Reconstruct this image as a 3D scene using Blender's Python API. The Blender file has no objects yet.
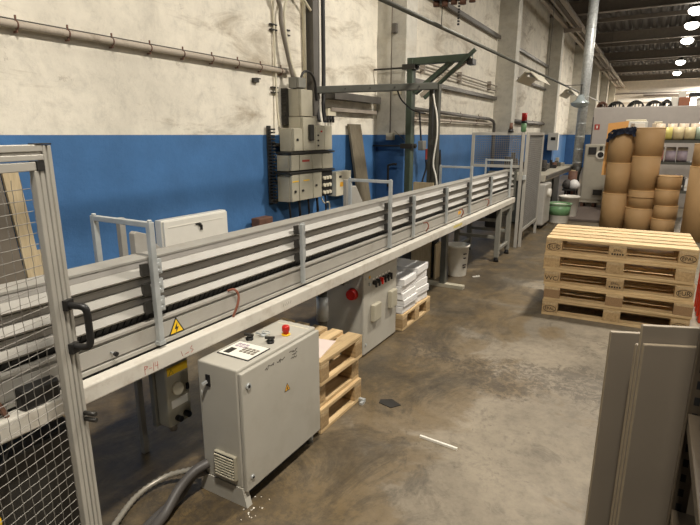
import bpy, bmesh, math, random
from mathutils import Vector, Matrix
random.seed(7)
SC = bpy.context.scene
COL = SC.collection
PI = math.pi

# ------------------------------------------------------------------ materials
def nodes(name):
    m = bpy.data.materials.new(name); m.use_nodes = True
    nt = m.node_tree; b = nt.nodes['Principled BSDF']
    return m, nt, b
def lin(c):
    return tuple((x/12.92 if x <= .04045 else ((x+.055)/1.055)**2.4) for x in [v/255. for v in c])
def mat(name, rgb, rough=.5, metal=0., var=.10, scale=9., bump=0., dirt=None, dirt_amt=.35, stretch=None, spec=None, dirt_scale=3.):
    m, nt, b = nodes(name); N = nt.nodes; L = nt.links
    col = lin(rgb)
    tc = N.new('ShaderNodeTexCoord'); mp = N.new('ShaderNodeMapping')
    L.new(tc.outputs['Object'], mp.inputs['Vector'])
    if stretch: mp.inputs['Scale'].default_value = stretch
    n = N.new('ShaderNodeTexNoise'); n.inputs['Scale'].default_value = scale; n.inputs['Detail'].default_value = 5
    L.new(mp.outputs[0], n.inputs['Vector'])
    r = N.new('ShaderNodeValToRGB')
    r.color_ramp.elements[0].position = .3; r.color_ramp.elements[1].position = .7
    r.color_ramp.elements[0].color = tuple(max(0, x*(1-var)) for x in col)+(1,)
    r.color_ramp.elements[1].color = tuple(min(1, x*(1+var)) for x in col)+(1,)
    L.new(n.outputs['Fac'], r.inputs['Fac'])
    out = r.outputs['Color']
    if dirt:
        n2 = N.new('ShaderNodeTexNoise'); n2.inputs['Scale'].default_value = dirt_scale; n2.inputs['Detail'].default_value = 8
        n2.inputs['Roughness'].default_value = .7
        L.new(tc.outputs['Object'], n2.inputs['Vector'])
        r2 = N.new('ShaderNodeValToRGB'); r2.color_ramp.elements[0].position = .5; r2.color_ramp.elements[1].position = .72
        r2.color_ramp.elements[0].color = (0,0,0,1); r2.color_ramp.elements[1].color = (dirt_amt,)*3+(1,)
        L.new(n2.outputs['Fac'], r2.inputs['Fac'])
        mx = N.new('ShaderNodeMixRGB'); mx.inputs['Color2'].default_value = lin(dirt)+(1,)
        L.new(r2.outputs['Color'], mx.inputs['Fac']); L.new(out, mx.inputs['Color1']); out = mx.outputs['Color']
    L.new(out, b.inputs['Base Color'])
    b.inputs['Roughness'].default_value = rough; b.inputs['Metallic'].default_value = metal
    if spec is not None: b.inputs['Specular IOR Level'].default_value = spec
    if bump:
        bp = N.new('ShaderNodeBump'); bp.inputs['Strength'].default_value = bump; bp.inputs['Distance'].default_value = .01
        L.new(n.outputs['Fac'], bp.inputs['Height']); L.new(bp.outputs[0], b.inputs['Normal'])
    return m

def noise(nt, vec, scale, detail=6, rough=.6, dist=0.):
    n = nt.nodes.new('ShaderNodeTexNoise'); n.inputs['Scale'].default_value = scale
    n.inputs['Detail'].default_value = detail; n.inputs['Roughness'].default_value = rough
    n.inputs['Distortion'].default_value = dist
    nt.links.new(vec, n.inputs['Vector']); return n.outputs['Fac']
def ramp(nt, fac, stops):
    r = nt.nodes.new('ShaderNodeValToRGB'); e = r.color_ramp.elements
    e[0].position, e[0].color = stops[0][0], tuple(stops[0][1])+(1,)
    e[1].position, e[1].color = stops[-1][0], tuple(stops[-1][1])+(1,)
    for p, c in stops[1:-1]:
        k = e.new(p); k.color = tuple(c)+(1,)
    nt.links.new(fac, r.inputs['Fac']); return r.outputs['Color']
def mixc(nt, fac, a, b_, mode='MIX'):
    m = nt.nodes.new('ShaderNodeMixRGB'); m.blend_type = mode
    for i, v in ((0, fac), (1, a), (2, b_)):
        if isinstance(v, (tuple, list)): m.inputs[i].default_value = tuple(v)+(1,)
        elif isinstance(v, float): m.inputs[i].default_value = v
        else: nt.links.new(v, m.inputs[i])
    return m.outputs[0]
def mapped(nt, scale=(1,1,1)):
    tc = nt.nodes.new('ShaderNodeTexCoord'); mp = nt.nodes.new('ShaderNodeMapping')
    mp.inputs['Scale'].default_value = scale
    nt.links.new(tc.outputs['Object'], mp.inputs['Vector']); return mp.outputs[0]

def wall_mat(name, pale, blue, split=True, grime=.6):
    m, nt, b = nodes(name); L = nt.links
    v = mapped(nt); vs = mapped(nt, (1, .55, 2.2)); vd = mapped(nt, (1, 2.2, .5))
    base = ramp(nt, noise(nt, v, 2.2, 8, .65), [(.3, [x*.84 for x in pale]), (.55, pale), (.8, [min(1, x*1.12) for x in pale])])
    st = ramp(nt, noise(nt, vs, 1.5, 10, .72, .6), [(.52, (0,0,0)), (.66, (grime,)*3)])
    base = mixc(nt, st, base, lin((150,133,106)))
    st1 = ramp(nt, noise(nt, vd, 1.1, 9, .7, .3), [(.55, (0,0,0)), (.75, (grime*.6,)*3)])
    base = mixc(nt, st1, base, lin((168,156,136)))
    st2 = ramp(nt, noise(nt, v, 6., 10, .75, .3), [(.62, (0,0,0)), (.72, (grime,)*3)])
    base = mixc(nt, st2, base, lin((128,112,90)))
    ff = ramp(nt, noise(nt, v, 7., 12, .75, .3), [(.3, (.80,)*3), (.5, (1.,)*3), (.7, (1.06,)*3)])
    base = mixc(nt, 1., base, ff, 'MULTIPLY')
    if split:
        bl = ramp(nt, noise(nt, v, 3., 8, .6), [(.3, [x*.82 for x in blue]), (.6, blue), (.85, [x*1.18 for x in blue])])
        sc = ramp(nt, noise(nt, v, 9., 10, .7), [(.70, (0,0,0)), (.76, (.5,)*3)])
        bl = mixc(nt, sc, bl, lin((120,130,140)))
        sx = nt.nodes.new('ShaderNodeSeparateXYZ'); g = nt.nodes.new('ShaderNodeNewGeometry')
        L.new(g.outputs['Position'], sx.inputs[0])
        gt = nt.nodes.new('ShaderNodeMath'); gt.operation = 'GREATER_THAN'; gt.inputs[1].default_value = 1.607
        L.new(sx.outputs['Z'], gt.inputs[0])
        base = mixc(nt, gt.outputs[0], bl, base)
    L.new(base, b.inputs['Base Color']); b.inputs['Roughness'].default_value = .75
    bp = nt.nodes.new('ShaderNodeBump'); bp.inputs['Strength'].default_value = .35; bp.inputs['Distance'].default_value = .02
    L.new(noise(nt, v, 14., 8, .7), bp.inputs['Height']); L.new(bp.outputs[0], b.inputs['Normal'])
    return m

def floor_mat():
    m, nt, b = nodes('stained_concrete'); L = nt.links
    v = mapped(nt)
    base = ramp(nt, noise(nt, v, .9, 10, .65, .4), [(.3, lin((98,90,76))), (.5, lin((126,116,99))), (.7, lin((150,139,120)))])
    # ochre stained band beside the machine: where it lies is where the floor is stained
    sx = nt.nodes.new('ShaderNodeSeparateXYZ'); g = nt.nodes.new('ShaderNodeNewGeometry'); L.new(g.outputs['Position'], sx.inputs[0])
    mr = nt.nodes.new('ShaderNodeMapRange'); mr.inputs[1].default_value = -.35; mr.inputs[2].default_value = -1.5
    L.new(sx.outputs['X'], mr.inputs[0])
    och = noise(nt, v, 1.7, 8, .62, .5)
    ad = nt.nodes.new('ShaderNodeMath'); ad.operation = 'MULTIPLY_ADD'; ad.inputs[1].default_value = .30
    L.new(mr.outputs[0], ad.inputs[0]); L.new(och, ad.inputs[2])
    of = ramp(nt, ad.outputs[0], [(.58, (0,0,0)), (.64, (.55,)*3), (.85, (.9,)*3)])
    base = mixc(nt, of, base, lin((106,88,58)))
    d = ramp(nt, noise(nt, v, 3.2, 12, .75, .8), [(.56, (0,0,0)), (.62, (.35,)*3), (.75, (.75,)*3)])
    base = mixc(nt, d, base, lin((74,67,56)))
    # oily dark patches where the floor is walked and leaked on beside the machine
    mr2 = nt.nodes.new('ShaderNodeMapRange'); mr2.inputs[1].default_value = -.55; mr2.inputs[2].default_value = -1.35
    L.new(sx.outputs['X'], mr2.inputs[0])
    ad2 = nt.nodes.new('ShaderNodeMath'); ad2.operation = 'MULTIPLY_ADD'; ad2.inputs[1].default_value = .13
    L.new(mr2.outputs[0], ad2.inputs[0]); L.new(noise(nt, mapped(nt, (1.,.6,1.)), 2.6, 12, .8, .6), ad2.inputs[2])
    oil = ramp(nt, ad2.outputs[0], [(.56, (0,0,0)), (.62, (.4,)*3), (.74, (.85,)*3)])
    base = mixc(nt, oil, base, lin((64,58,48)))
    drops = ramp(nt, noise(nt, v, 24., 6, .7, .4), [(.64, (0,0,0)), (.67, (.5,)*3)])
    base = mixc(nt, drops, base, lin((84,74,60)))
    # tyre-like broken scuffs
    n2 = noise(nt, mapped(nt, (1,1.,1)), 13., 6, .8, 1.5)
    band = nt.nodes.new('ShaderNodeMath'); band.operation = 'MULTIPLY'
    L.new(n2, band.inputs[0]); L.new(ramp(nt, noise(nt, v, .8, 3, .5), [(.42, (0,0,0)), (.62, (1,1,1))]), band.inputs[1])
    sc = ramp(nt, band.outputs[0], [(.46, (0,0,0)), (.52, (.6,)*3)])
    base = mixc(nt, sc, base, lin((70,62,52)))
    fine = ramp(nt, noise(nt, v, 16., 12, .78), [(.3, (.66,)*3), (.5, (.95,)*3), (.7, (1.1,)*3)])
    base = mixc(nt, 1., base, fine, 'MULTIPLY')
    L.new(base, b.inputs['Base Color'])
    rr = ramp(nt, ad.outputs[0], [(.5, (.62,)*3), (.75, (.42,)*3)]); L.new(rr, b.inputs['Roughness'])
    bp = nt.nodes.new('ShaderNodeBump'); bp.inputs['Strength'].default_value = .25; bp.inputs['Distance'].default_value = .006
    L.new(noise(nt, v, 30., 8, .7), bp.inputs['Height']); L.new(bp.outputs[0], b.inputs['Normal'])
    return m

def wood_mat(name, a, b_, axis=0, scale=5.):
    m, nt, b = nodes(name); L = nt.links
    s = [26, 26, 26]; s[axis] = 2.2
    v = mapped(nt, tuple(s))
    base = ramp(nt, noise(nt, v, scale*.4, 6, .6, .6), [(.3, lin(a)), (.7, lin(b_))])
    oi = nt.nodes.new('ShaderNodeObjectInfo')
    mr = nt.nodes.new('ShaderNodeMapRange'); mr.inputs[3].default_value = .86; mr.inputs[4].default_value = 1.1
    L.new(oi.outputs['Random'], mr.inputs[0])
    hs = nt.nodes.new('ShaderNodeHueSaturation'); L.new(mr.outputs[0], hs.inputs['Value']); L.new(base, hs.inputs['Color'])
    k = ramp(nt, noise(nt, mapped(nt), 7., 4, .6), [(.62, (0,0,0)), (.74, (.4,)*3)])
    out = mixc(nt, k, hs.outputs[0], lin((110,78,46)))
    L.new(out, b.inputs['Base Color']); b.inputs['Roughness'].default_value = .7
    bp = nt.nodes.new('ShaderNodeBump'); bp.inputs['Strength'].default_value = .3; bp.inputs['Distance'].default_value = .004
    L.new(noise(nt, v, 3., 4, .6), bp.inputs['Height']); L.new(bp.outputs[0], b.inputs['Normal'])
    return m
def emit(name, rgb, s):
    m, nt, b = nodes(name); b.inputs['Base Color'].default_value = (.9,.9,.9,1)
    b.inputs['Emission Color'].default_value = tuple(rgb)+(1,); b.inputs['Emission Strength'].default_value = s
    return m

M = {}
PALE = lin((236,229,212)); BLUE = lin((68,116,168))
M['wall'] = wall_mat('old_plaster_and_blue_paint', PALE, BLUE, grime=.65)
M['column'] = wall_mat('painted_concrete_column', lin((196,192,180)), lin((56,98,146)), grime=.3)
M['far_wall'] = mat('far_wall_panels', (222,214,202), .7, var=.05)
M['far_line'] = mat('far_wall_rail', (96,84,76), .7)
M['white_band'] = mat('white_sheet', (246,244,238), .5, var=.02)
M['floor'] = floor_mat()
M['deck'] = mat('steel_roof_deck', (72,69,66), .7, .0, var=.08)
M['beam'] = mat('roof_beam_paint', (120,112,102), .6, var=.1)
M['rail'] = mat('brown_grey_rail', (150,140,128), .6, var=.12)
M['oldpipe'] = mat('old_pale_pipe_paint', (186,174,158), .6, dirt=(110,94,76), dirt_amt=.7, dirt_scale=9)
M['darkpipe'] = mat('dark_grey_pipe', (98,94,88), .5, .3, dirt=(60,54,48))
M['alu'] = mat('dull_aluminium', (154,151,143), .5, .1, var=.06, dirt=(132,120,102), dirt_amt=.35, dirt_scale=4)
M['alu_frame'] = mat('aluminium_profile', (172,168,158), .42, .2, var=.06)
M['alu_slot_lift'] = mat('shade_lifted_slot', (170,166,160), .5, .1, var=.05)  # aluminium toned lighter to offset the shade in the rail slots
M['panel'] = mat('grey_machine_paint', (166,162,153), .5, var=.04, dirt=(130,118,100), dirt_amt=.4)
M['white_beam'] = mat('chipped_white_paint', (204,199,187), .5, var=.05, dirt=(140,122,98), dirt_amt=.55, dirt_scale=7)
M['black'] = mat('black_plastic', (30,29,28), .45, var=.1)
M['chain'] = mat('oily_chain', (52,50,47), .45, .3, var=.35, scale=60)
M['dark'] = mat('dark_steel', (58,56,52), .5, .4, var=.15)
M['wire'] = mat('grey_fence_wire', (128,124,116), .5, .2, var=.08)
M['pink'] = mat('pinkish_paper', (222,204,194), .7, var=.05)
M['ytape'] = mat('worn_yellow_tape', (206,190,112), .6, var=.15, scale=30)
M['galv'] = mat('galvanised_steel', (190,193,191), .38, .3, var=.22, scale=22)
M['zinc'] = mat('zinc_bracket', (184,188,187), .4, .35, var=.12, scale=14)
M['cabinet'] = mat('light_grey_cabinet_paint', (180,176,164), .45, var=.03, dirt=(140,128,106), dirt_amt=.3)
M['cab_elec'] = mat('electric_box_grey', (176,170,150), .5, var=.05, dirt=(130,118,96), dirt_amt=.35)
M['cab_dark'] = mat('electric_box_dark_grey', (128,126,116), .5, var=.06)
M['ivory'] = mat('ivory_plastic', (214,206,182), .5, var=.03)
M['white'] = mat('white_paint', (232,228,216), .5, var=.03)
M['paper'] = mat('white_paper', (232,230,226), .6, var=.02)
M['paper_edge'] = mat('off_white_paper', (176,172,168), .6, var=.04)
M['red'] = mat('red_plastic', (196,34,24), .35, var=.05)
M['orange_red'] = mat('orange_red_plastic', (206,62,30), .45, var=.06)
M['yellow'] = mat('yellow_label', (240,196,36), .5, var=.02)
M['amber'] = mat('amber_label', (236,176,56), .5, var=.02)
M['green'] = mat('dark_green_steel', (72,84,70), .5, .2, var=.15, dirt=(52,54,46), dirt_amt=.5, dirt_scale=6)
M['greengrey'] = mat('green_grey_steel', (88,88,80), .5, .2, var=.12, dirt=(60,60,54), dirt_amt=.5)
M['green_post'] = mat('worn_dark_steel', (62,62,54), .55, .2, var=.3, dirt=(100,92,76), dirt_amt=.5, dirt_scale=8)
M['rust'] = mat('rusty_brown_bar', (104,72,56), .7, var=.2)
M['wood'] = wood_mat('pine_board_along_x', (176,148,106), (216,188,142), 0)
M['wood_y'] = wood_mat('pine_board_along_y', (166,140,102), (204,180,140), 1)
M['block'] = wood_mat('pine_block', (150,124,86), (192,162,118), 1)
M['block_dark'] = wood_mat('pressed_chip_block', (132,104,74), (156,126,90), 1, 12)
M['ink'] = mat('black_stencil_ink', (44,36,30), .8)
M['redink'] = mat('red_marker', (170,70,60), .8)
M['plank'] = wood_mat('grey_brown_plank', (96,88,72), (120,110,90), 2)
M['ply'] = wood_mat('pale_plywood', (178,158,124), (200,182,146), 2)
M['mdf'] = mat('grey_laminate_board', (112,103,90), .55, var=.06, scale=4)
M['mdf_edge'] = mat('pale_board_edge', (142,130,110), .6, var=.08)
M['shelf'] = mat('dark_shelf_steel', (74,64,50), .55, .1, var=.12)
M['hole'] = mat('deep_black', (14,13,12), .9, var=0)
M['kraft'] = mat('brown_cardboard', (172,138,94), .7, var=.06, scale=3, dirt=(150,118,78), dirt_amt=.3)
M['kraft_edge'] = mat('pale_cardboard_edge', (208,172,120), .7, var=.05)
M['bucket'] = mat('white_bucket_plastic', (222,218,206), .4, var=.03, dirt=(170,160,140), dirt_amt=.4, dirt_scale=8)
M['bucket_green'] = mat('green_bucket_plastic', (116,158,112), .4, var=.05)
M['hose'] = mat('dark_grey_hose', (84,80,76), .5, var=.1)
M['conduit'] = mat('ribbed_pale_conduit', (168,162,148), .4, .3, var=.1)
M['cable'] = mat('black_cable', (34,32,30), .5)
M['cable_grey'] = mat('grey_cable', (120,112,100), .5)
M['copper'] = mat('brown_hose', (130,80,62), .5)
M['grey_mach'] = mat('machine_hood_grey', (172,164,156), .55, var=.04)
M['cab_far'] = mat('warm_grey_cabinet', (172,166,150), .5, var=.05)
M['blue_cloth'] = mat('dark_blue_cloth', (30,36,54), .9, var=.35, scale=20)
M['orange_card'] = mat('orange_card', (238,178,104), .7, var=.04)
M['glass'] = mat('smoky_lamp_glass', (170,180,180), .15, .3, var=.05)
M['lens'] = emit('lit_lamp_lens', (1., .93, .82), 14.)
M['yroll'] = mat('yellow_tape', (224,212,120), .5, var=.05)
M['croll'] = mat('cream_tape', (222,206,160), .5, var=.05)
M['groll'] = mat('pale_green_tape', (176,192,170), .5, var=.05)
M['proll'] = mat('pink_tape', (214,140,128), .5, var=.05)
M['lroll'] = mat('lilac_tape', (170,156,166), .5, var=.05)
M['wroll'] = mat('beige_tape', (214,196,170), .5, var=.05)
M['brownbox'] = mat('brown_box', (150,98,72), .7)
M['sludge'] = mat('dark_mixed_scrap', (70,66,62), .7, var=.5, scale=30)

# ------------------------------------------------------------------ mesh building
class MB:
    def __init__(s): s.bm = bmesh.new(); s.mats = []; s.mi = 0
    def use(s, key):
        m = M[key]
        if m not in s.mats: s.mats.append(m)
        s.mi = s.mats.index(m); return s
    def _set(s, n0):
        s.bm.faces.ensure_lookup_table()
        for f in s.bm.faces[n0:]: f.material_index = s.mi
    def box(s, x0, x1, y0, y1, z0, z1, rz=0., piv=None):
        n0 = len(s.bm.faces)
        vs = [s.bm.verts.new((x, y, z)) for z in (z0, z1) for y in (y0, y1) for x in (x0, x1)]
        for q in ((0,2,3,1), (4,5,7,6), (0,1,5,4), (2,6,7,3), (0,4,6,2), (1,3,7,5)):
            s.bm.faces.new([vs[i] for i in q])
        if rz:
            p = piv or Vector(((x0+x1)/2, (y0+y1)/2, 0))
            bmesh.ops.rotate(s.bm, verts=vs, cent=p, matrix=Matrix.Rotation(rz, 3, 'Z'))
        s._set(n0); return s
    def obox(s, a, b, w, h, up=(0,0,1)):
        """bar of section w x h from a to b"""
        a = Vector(a); b = Vector(b); d = (b-a).normalized(); u = Vector(up)
        if abs(d.dot(u)) > .98: u = Vector((0,1,0))
        r = d.cross(u).normalized(); u = r.cross(d).normalized()
        n0 = len(s.bm.faces); vs = []
        for p in (a, b):
            for i, j in ((-1,-1), (1,-1), (1,1), (-1,1)):
                vs.append(s.bm.verts.new(p + r*(i*w/2) + u*(j*h/2)))
        for q in ((3,2,1,0), (4,5,6,7), (0,1,5,4), (1,2,6,5), (2,3,7,6), (3,0,4,7)):
            s.bm.faces.new([vs[i] for i in q])
        s._set(n0); return s
    def cyl(s, a, b, r, r2=None, n=16, caps=True):
        a = Vector(a); b = Vector(b); d = (b-a).normalized(); u = Vector((0,0,1)) if abs(d.z) < .9 else Vector((0,1,0))
        e1 = d.cross(u).normalized(); e2 = d.cross(e1).normalized(); r2 = r if r2 is None else r2
        n0 = len(s.bm.faces); R = []
        for p, q in ((a, r), (b, r2)):
            R.append([s.bm.verts.new(p + e1*(q*math.cos(2*PI*k/n)) + e2*(q*math.sin(2*PI*k/n))) for k in range(n)])
        for k in range(n): 
            f = s.bm.faces.new((R[0][k], R[1][k], R[1][(k+1)%n], R[0][(k+1)%n])); f.smooth = n > 6
        if caps: s.bm.faces.new(R[0]); s.bm.faces.new(R[1][::-1])
        s._set(n0); return s
    def tube(s, pts, r, n=8, rib=None):
        pts = [Vector(p) for p in pts]; n0 = len(s.bm.faces); rings = []; e1 = None
        for i, p in enumerate(pts):
            d = (pts[min(i+1, len(pts)-1)] - pts[max(i-1, 0)]).normalized()
            if e1 is None:
                u = Vector((0,0,1)) if abs(d.z) < .9 else Vector((0,1,0)); e1 = d.cross(u).normalized()
            e1 = (e1 - d*e1.dot(d)).normalized(); e2 = d.cross(e1)
            q = r*(rib if (rib and i % 2) else 1)
            rings.append([s.bm.verts.new(p + e1*(q*math.cos(2*PI*k/n)) + e2*(q*math.sin(2*PI*k/n))) for k in range(n)])
        for A, B in zip(rings, rings[1:]):
            for k in range(n):
                f = s.bm.faces.new((A[k], A[(k+1)%n], B[(k+1)%n], B[k])); f.smooth = n > 4
        s.bm.faces.new(rings[0][::-1]); s.bm.faces.new(rings[-1])
        s._set(n0); return s
    def prism(s, poly, axis, a, b):
        """poly: 2-D outline; axis 'x','y' or 'z' is the extrusion direction"""
        n0 = len(s.bm.faces)
        def P(p, t):
            return {'y': (p[0], t, p[1]), 'x': (t, p[0], p[1]), 'z': (p[0], p[1], t)}[axis]
        A = [s.bm.verts.new(P(p, a)) for p in poly]; B = [s.bm.verts.new(P(p, b)) for p in poly]
        n = len(poly)
        for k in range(n): s.bm.faces.new((A[k], A[(k+1)%n], B[(k+1)%n], B[k]))
        s.bm.faces.new(A[::-1]); s.bm.faces.new(B); s._set(n0); return s
    def lathe(s, c, prof, n=24):
        """prof: list of (r, z); revolved about a vertical axis through c"""
        n0 = len(s.bm.faces); R = []
        for r, z in prof:
            if r < 1e-5: R.append([s.bm.verts.new((c[0], c[1], c[2]+z))])
            else: R.append([s.bm.verts.new((c[0]+r*math.cos(2*PI*k/n), c[1]+r*math.sin(2*PI*k/n), c[2]+z)) for k in range(n)])
        for A, B in zip(R, R[1:]):
            for k in range(n):
                a = A if len(A) == 1 else None; b = B if len(B) == 1 else None
                if a and b: continue
                if a: vs = (A[0], B[(k+1)%n], B[k])
                elif b: vs = (A[k], A[(k+1)%n], B[0])
                else: vs = (A[k], A[(k+1)%n], B[(k+1)%n], B[k])
                f = s.bm.faces.new(vs); f.smooth = True
        s._set(n0); return s
    def build(s, name, key=None, parent=None, bevel=0., label=None, kind=None, world=True, autosm=False):
        if key and not s.mats: s.mats = [M[key]]
        org = Vector((0,0,0))
        if parent is not None:
            p = parent
            while p is not None: org += p.location; p = p.parent
        elif s.bm.verts:
            xs = [v.co for v in s.bm.verts]
            org = Vector(((min(v.x for v in xs)+max(v.x for v in xs))/2, (min(v.y for v in xs)+max(v.y for v in xs))/2, min(v.z for v in xs)))
        loc = Vector((0,0,0)) if parent is not None else org
        if world: bmesh.ops.translate(s.bm, verts=s.bm.verts, vec=-org)
        else: loc = Vector((0,0,0))
        bmesh.ops.recalc_face_normals(s.bm, faces=s.bm.faces)
        me = bpy.data.meshes.new(name); s.bm.to_mesh(me); s.bm.free()
        for m in s.mats: me.materials.append(m)
        o = bpy.data.objects.new(name, me); COL.objects.link(o)
        o.location = loc
        if parent is not None: o.parent = parent
        if bevel:
            bv = o.modifiers.new('bevel', 'BEVEL'); bv.width = bevel; bv.segments = 2; bv.limit_method = 'ANGLE'
        if label: o['label'] = label
        if kind: o['kind'] = kind
        return o

def tag(o, label, cat, group=None, kind=None):
    o['label'] = label; o['category'] = cat
    if group: o['group'] = group
    if kind: o['kind'] = kind
    return o
def thing(name, label, cat, loc=(0,0,0), rz=0., group=None):
    o = bpy.data.objects.new(name, None); COL.objects.link(o)
    o.location = loc; o.rotation_euler = (0,0,rz); o.empty_display_size = .1
    return tag(o, label, cat, group)
def struct(mb, name, key=None, **k):
    return mb.build(name, key, kind='structure', **k)
def dup(root, loc, rz, label, group=None):
    r = root.copy(); COL.objects.link(r); r.location = loc; r.rotation_euler = (0,0,rz); r['label'] = label
    if group: r['group'] = group
    def rec(src, dst):
        for ch in [o for o in COL.objects if o.parent == src]:
            c = ch.copy(); COL.objects.link(c); c.parent = dst; rec(ch, c)
    rec(root, r); return r
def text_part(txt, size, parent, loc, rot, key='ink', name='lettering', depth=.0012, sx=1.):
    cu = bpy.data.curves.new(name, 'FONT'); cu.body = txt; cu.size = size; cu.extrude = depth
    cu.align_x = 'CENTER'; cu.align_y = 'CENTER'
    t = bpy.data.objects.new(name, cu); COL.objects.link(t)
    dg = bpy.context.evaluated_depsgraph_get(); dg.update()
    me = bpy.data.meshes.new_from_object(t.evaluated_get(dg)); bpy.data.objects.remove(t)
    me.materials.clear(); me.materials.append(M[key])
    o = bpy.data.objects.new(name, me); COL.objects.link(o); o.parent = parent
    o.location = loc; o.rotation_euler = rot; o.scale = (sx, 1, 1); return o
def ring_pts(c, rx, rz, n=24):
    return [(c[0]+rx*math.cos(2*PI*k/n), c[1], c[2]+rz*math.sin(2*PI*k/n)) for k in range(n+1)]
def smooth_path(pts, sub=8):
    pts = [Vector(p) for p in pts]; out = []
    P = [pts[0]] + pts + [pts[-1]]
    for i in range(1, len(P)-2):
        for t in range(sub):
            t /= sub; a, b, c, d = P[i-1:i+3]
            out.append(.5*((2*b) + (c-a)*t + (2*a-5*b+4*c-d)*t*t + (3*b-a-3*c+d)*t**3))
    out.append(pts[-1]); return out

XW = -3.2
# ------------------------------------------------------------------ the setting
struct(MB().use('floor').box(-3.4, 14, -5, 42.8, -.12, 0), 'floor')
struct(MB().use('wall').box(-3.5, XW, -5, 42.8, 0, 5.6), 'wall_left')
fw = struct(MB().use('far_wall').box(-3.2, 14, 42.5, 42.8, 0, 5.6), 'wall_far')
mb = MB().use('far_line')
for z in (4.35, 3.4, 2.5): mb.box(-3.2, 14, 42.44, 42.5, z, z+.05)
struct(mb, 'trim_1')
struct(MB().use('white_band').box(-2.75, .55, 42.3, 42.44, 3.80, 4.0), 'trim_2')
struct(MB().use('far_line').box(-1.2, 1.6, 42.2, 42.44, 4.16, 4.26), 'trim_3')
# roof deck: trapezoidal steel sheet, ribs along the hall
def deck():
    mb = MB().use('deck'); poly = []; x = -3.2
    while x < 14:
        poly += [(x, 5.42), (x+.06, 5.34), (x+.16, 5.34), (x+.22, 5.42)]; x += .28
    poly += [(14, 5.42), (14, 5.5), (-3.2, 5.5)]
    return mb.prism(poly, 'y', -5, 42.5)
struct(deck(), 'ceiling')
n = 4
for y in (0.6, 6.2, 11.8, 17.4, 23.0, 28.6, 34.2, 39.8):
    mb = MB().use('beam')      # I-section girder with a row of stiffener cleats under the deck
    mb.box(-3.2, 14, y-.10, y+.10, 4.98, 5.0); mb.box(-3.2, 14, y-.012, y+.012, 5.0, 5.32); mb.box(-3.2, 14, y-.10, y+.10, 5.32, 5.34)
    struct(mb, 'trim_%d' % n); n += 1
for y in (3.4, 9.0, 14.6, 20.2, 25.8, 31.4, 37.0):
    mb = MB().use('beam'); mb.box(-3.2, 14, y-.04, y+.04, 5.22, 5.34)
    struct(mb, 'trim_%d' % n); n += 1
for y in (.6, 6.2, 11.8, 17.4, 23.0, 28.6, 34.2, 39.8):
    mb = MB().use('column'); mb.box(-3.2, -2.8, y, y+.32, 0, 4.98)
    struct(mb, 'trim_%d' % n, bevel=.008); n += 1
# crane-rail beams along the left wall, each one on brackets
for i, (x, z, w, h) in enumerate(((-2.74, 4.66, .10, .10), (-2.55, 4.68, .05, .14), (-2.36, 4.70, .10, .08))):
    mb = MB().use('rail').box(x-w/2, x+w/2, 1., 42.2, z, z+h); struct(mb, 'trim_%d' % n); n += 1
for y in (6.36, 11.96, 17.56, 23.16, 28.76, 34.36, 39.96):
    mb = MB().use('rail').box(-2.8, -2.3, y-.05, y+.05, 4.56, 4.655)
    struct(mb, 'trim_%d' % n); n += 1

# ------------------------------------------------------------------ pipes along the wall
def wall_pipe(name, label, a, b, r, key, step, off=None, group=None, conduit=True):
    a = Vector(a); b = Vector(b)
    t = thing(name, label, 'pipe', a, 0, group)
    MB().use(key).cyl(a, b, r, n=20).build('pipe_run', parent=t)
    if conduit: MB().use('darkpipe').cyl(a+Vector((.0,0,r+.006)), b+Vector((.0,0,r+.006)), .004, n=8).build('thin_conduit', parent=t)
    L = (b-a).length; k = step*.5
    while k < L:
        p = a + (b-a)*(k/L)
        mb = MB().use('rust')
        mb.cyl(p+Vector((0,-.004,0)), p+Vector((0,.004,0)), r+.003, n=16)
        mb.box(XW+.003, p.x, p.y-.004, p.y+.004, p.z-r-.02, p.z-r-.01); mb.box(p.x-.004, p.x+.004, p.y-.004, p.y+.004, p.z-r-.02, p.z+r+.03)
        mb.build('pipe_clamp', parent=t); k += step
    return t
wall_pipe('heating_pipe', 'thick pale worn pipe clamped along the upper wall, ending at the electric boxes', (-3.165, -.5, 2.21), (-3.165, 4.30, 2.195), .021, 'oldpipe', .30)
wall_pipe('wall_pipe', 'dark pipe along the wall between the first and second columns, below the green jib arm', (-3.12, 6.6, 1.98), (-3.12, 10.9, 1.93), .03, 'darkpipe', 1.1, conduit=False)
mb = MB().use('darkpipe').tube(smooth_path([(-3.12,10.9,1.93),(-3.12,11.3,1.92),(-3.1,11.55,1.84),(-3.1,11.6,1.5),(-3.1,11.6,.9)], 6), .03, 10)
tag(mb.build('drop_pipe'), 'dark pipe bending down the wall just before the second column', 'pipe')
wall_pipe('cable_rail', 'pale pipe running under the dark one between the first and second columns', (-3.13, 6.6, 1.84), (-3.13, 11.75, 1.83), .022, 'oldpipe', 1.5, conduit=False)
mb = MB().use('rail'); mb.cyl((-3.14,6.6,2.66),(-3.14,11.75,2.62),.012,n=8); mb.cyl((-3.14,6.6,2.56),(-3.14,11.75,2.52),.012,n=8)
for y in (7.6, 9.3, 11.2): mb.box(XW+.003, -3.12, y-.01, y+.01, 2.5, 2.68)
tag(mb.build('twin_conduit'), 'pair of thin brown conduits high on the wall behind the green jib arm', 'conduit')
mb = MB().use('darkpipe').box(-3.19,-3.12,6.6,11.75,2.34,2.4)
tag(mb.build('wall_bracket_rail'), 'flat grey rail on the wall below the pair of thin brown conduits', 'rail')
mb = MB().use('darkpipe').box(-3.19,-3.06,4.95,6.05,1.985,2.06)
tag(mb.build('cable_channel'), 'dark steel ledge channel on the wall between electric boxes and first column', 'channel')
mb = MB().use('rail').box(-3.19,-3.14,5.0,6.1,1.86,1.9)
tag(mb.build('wall_ledge'), 'pale thin ledge under the dark channel beside the first column', 'ledge')
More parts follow.
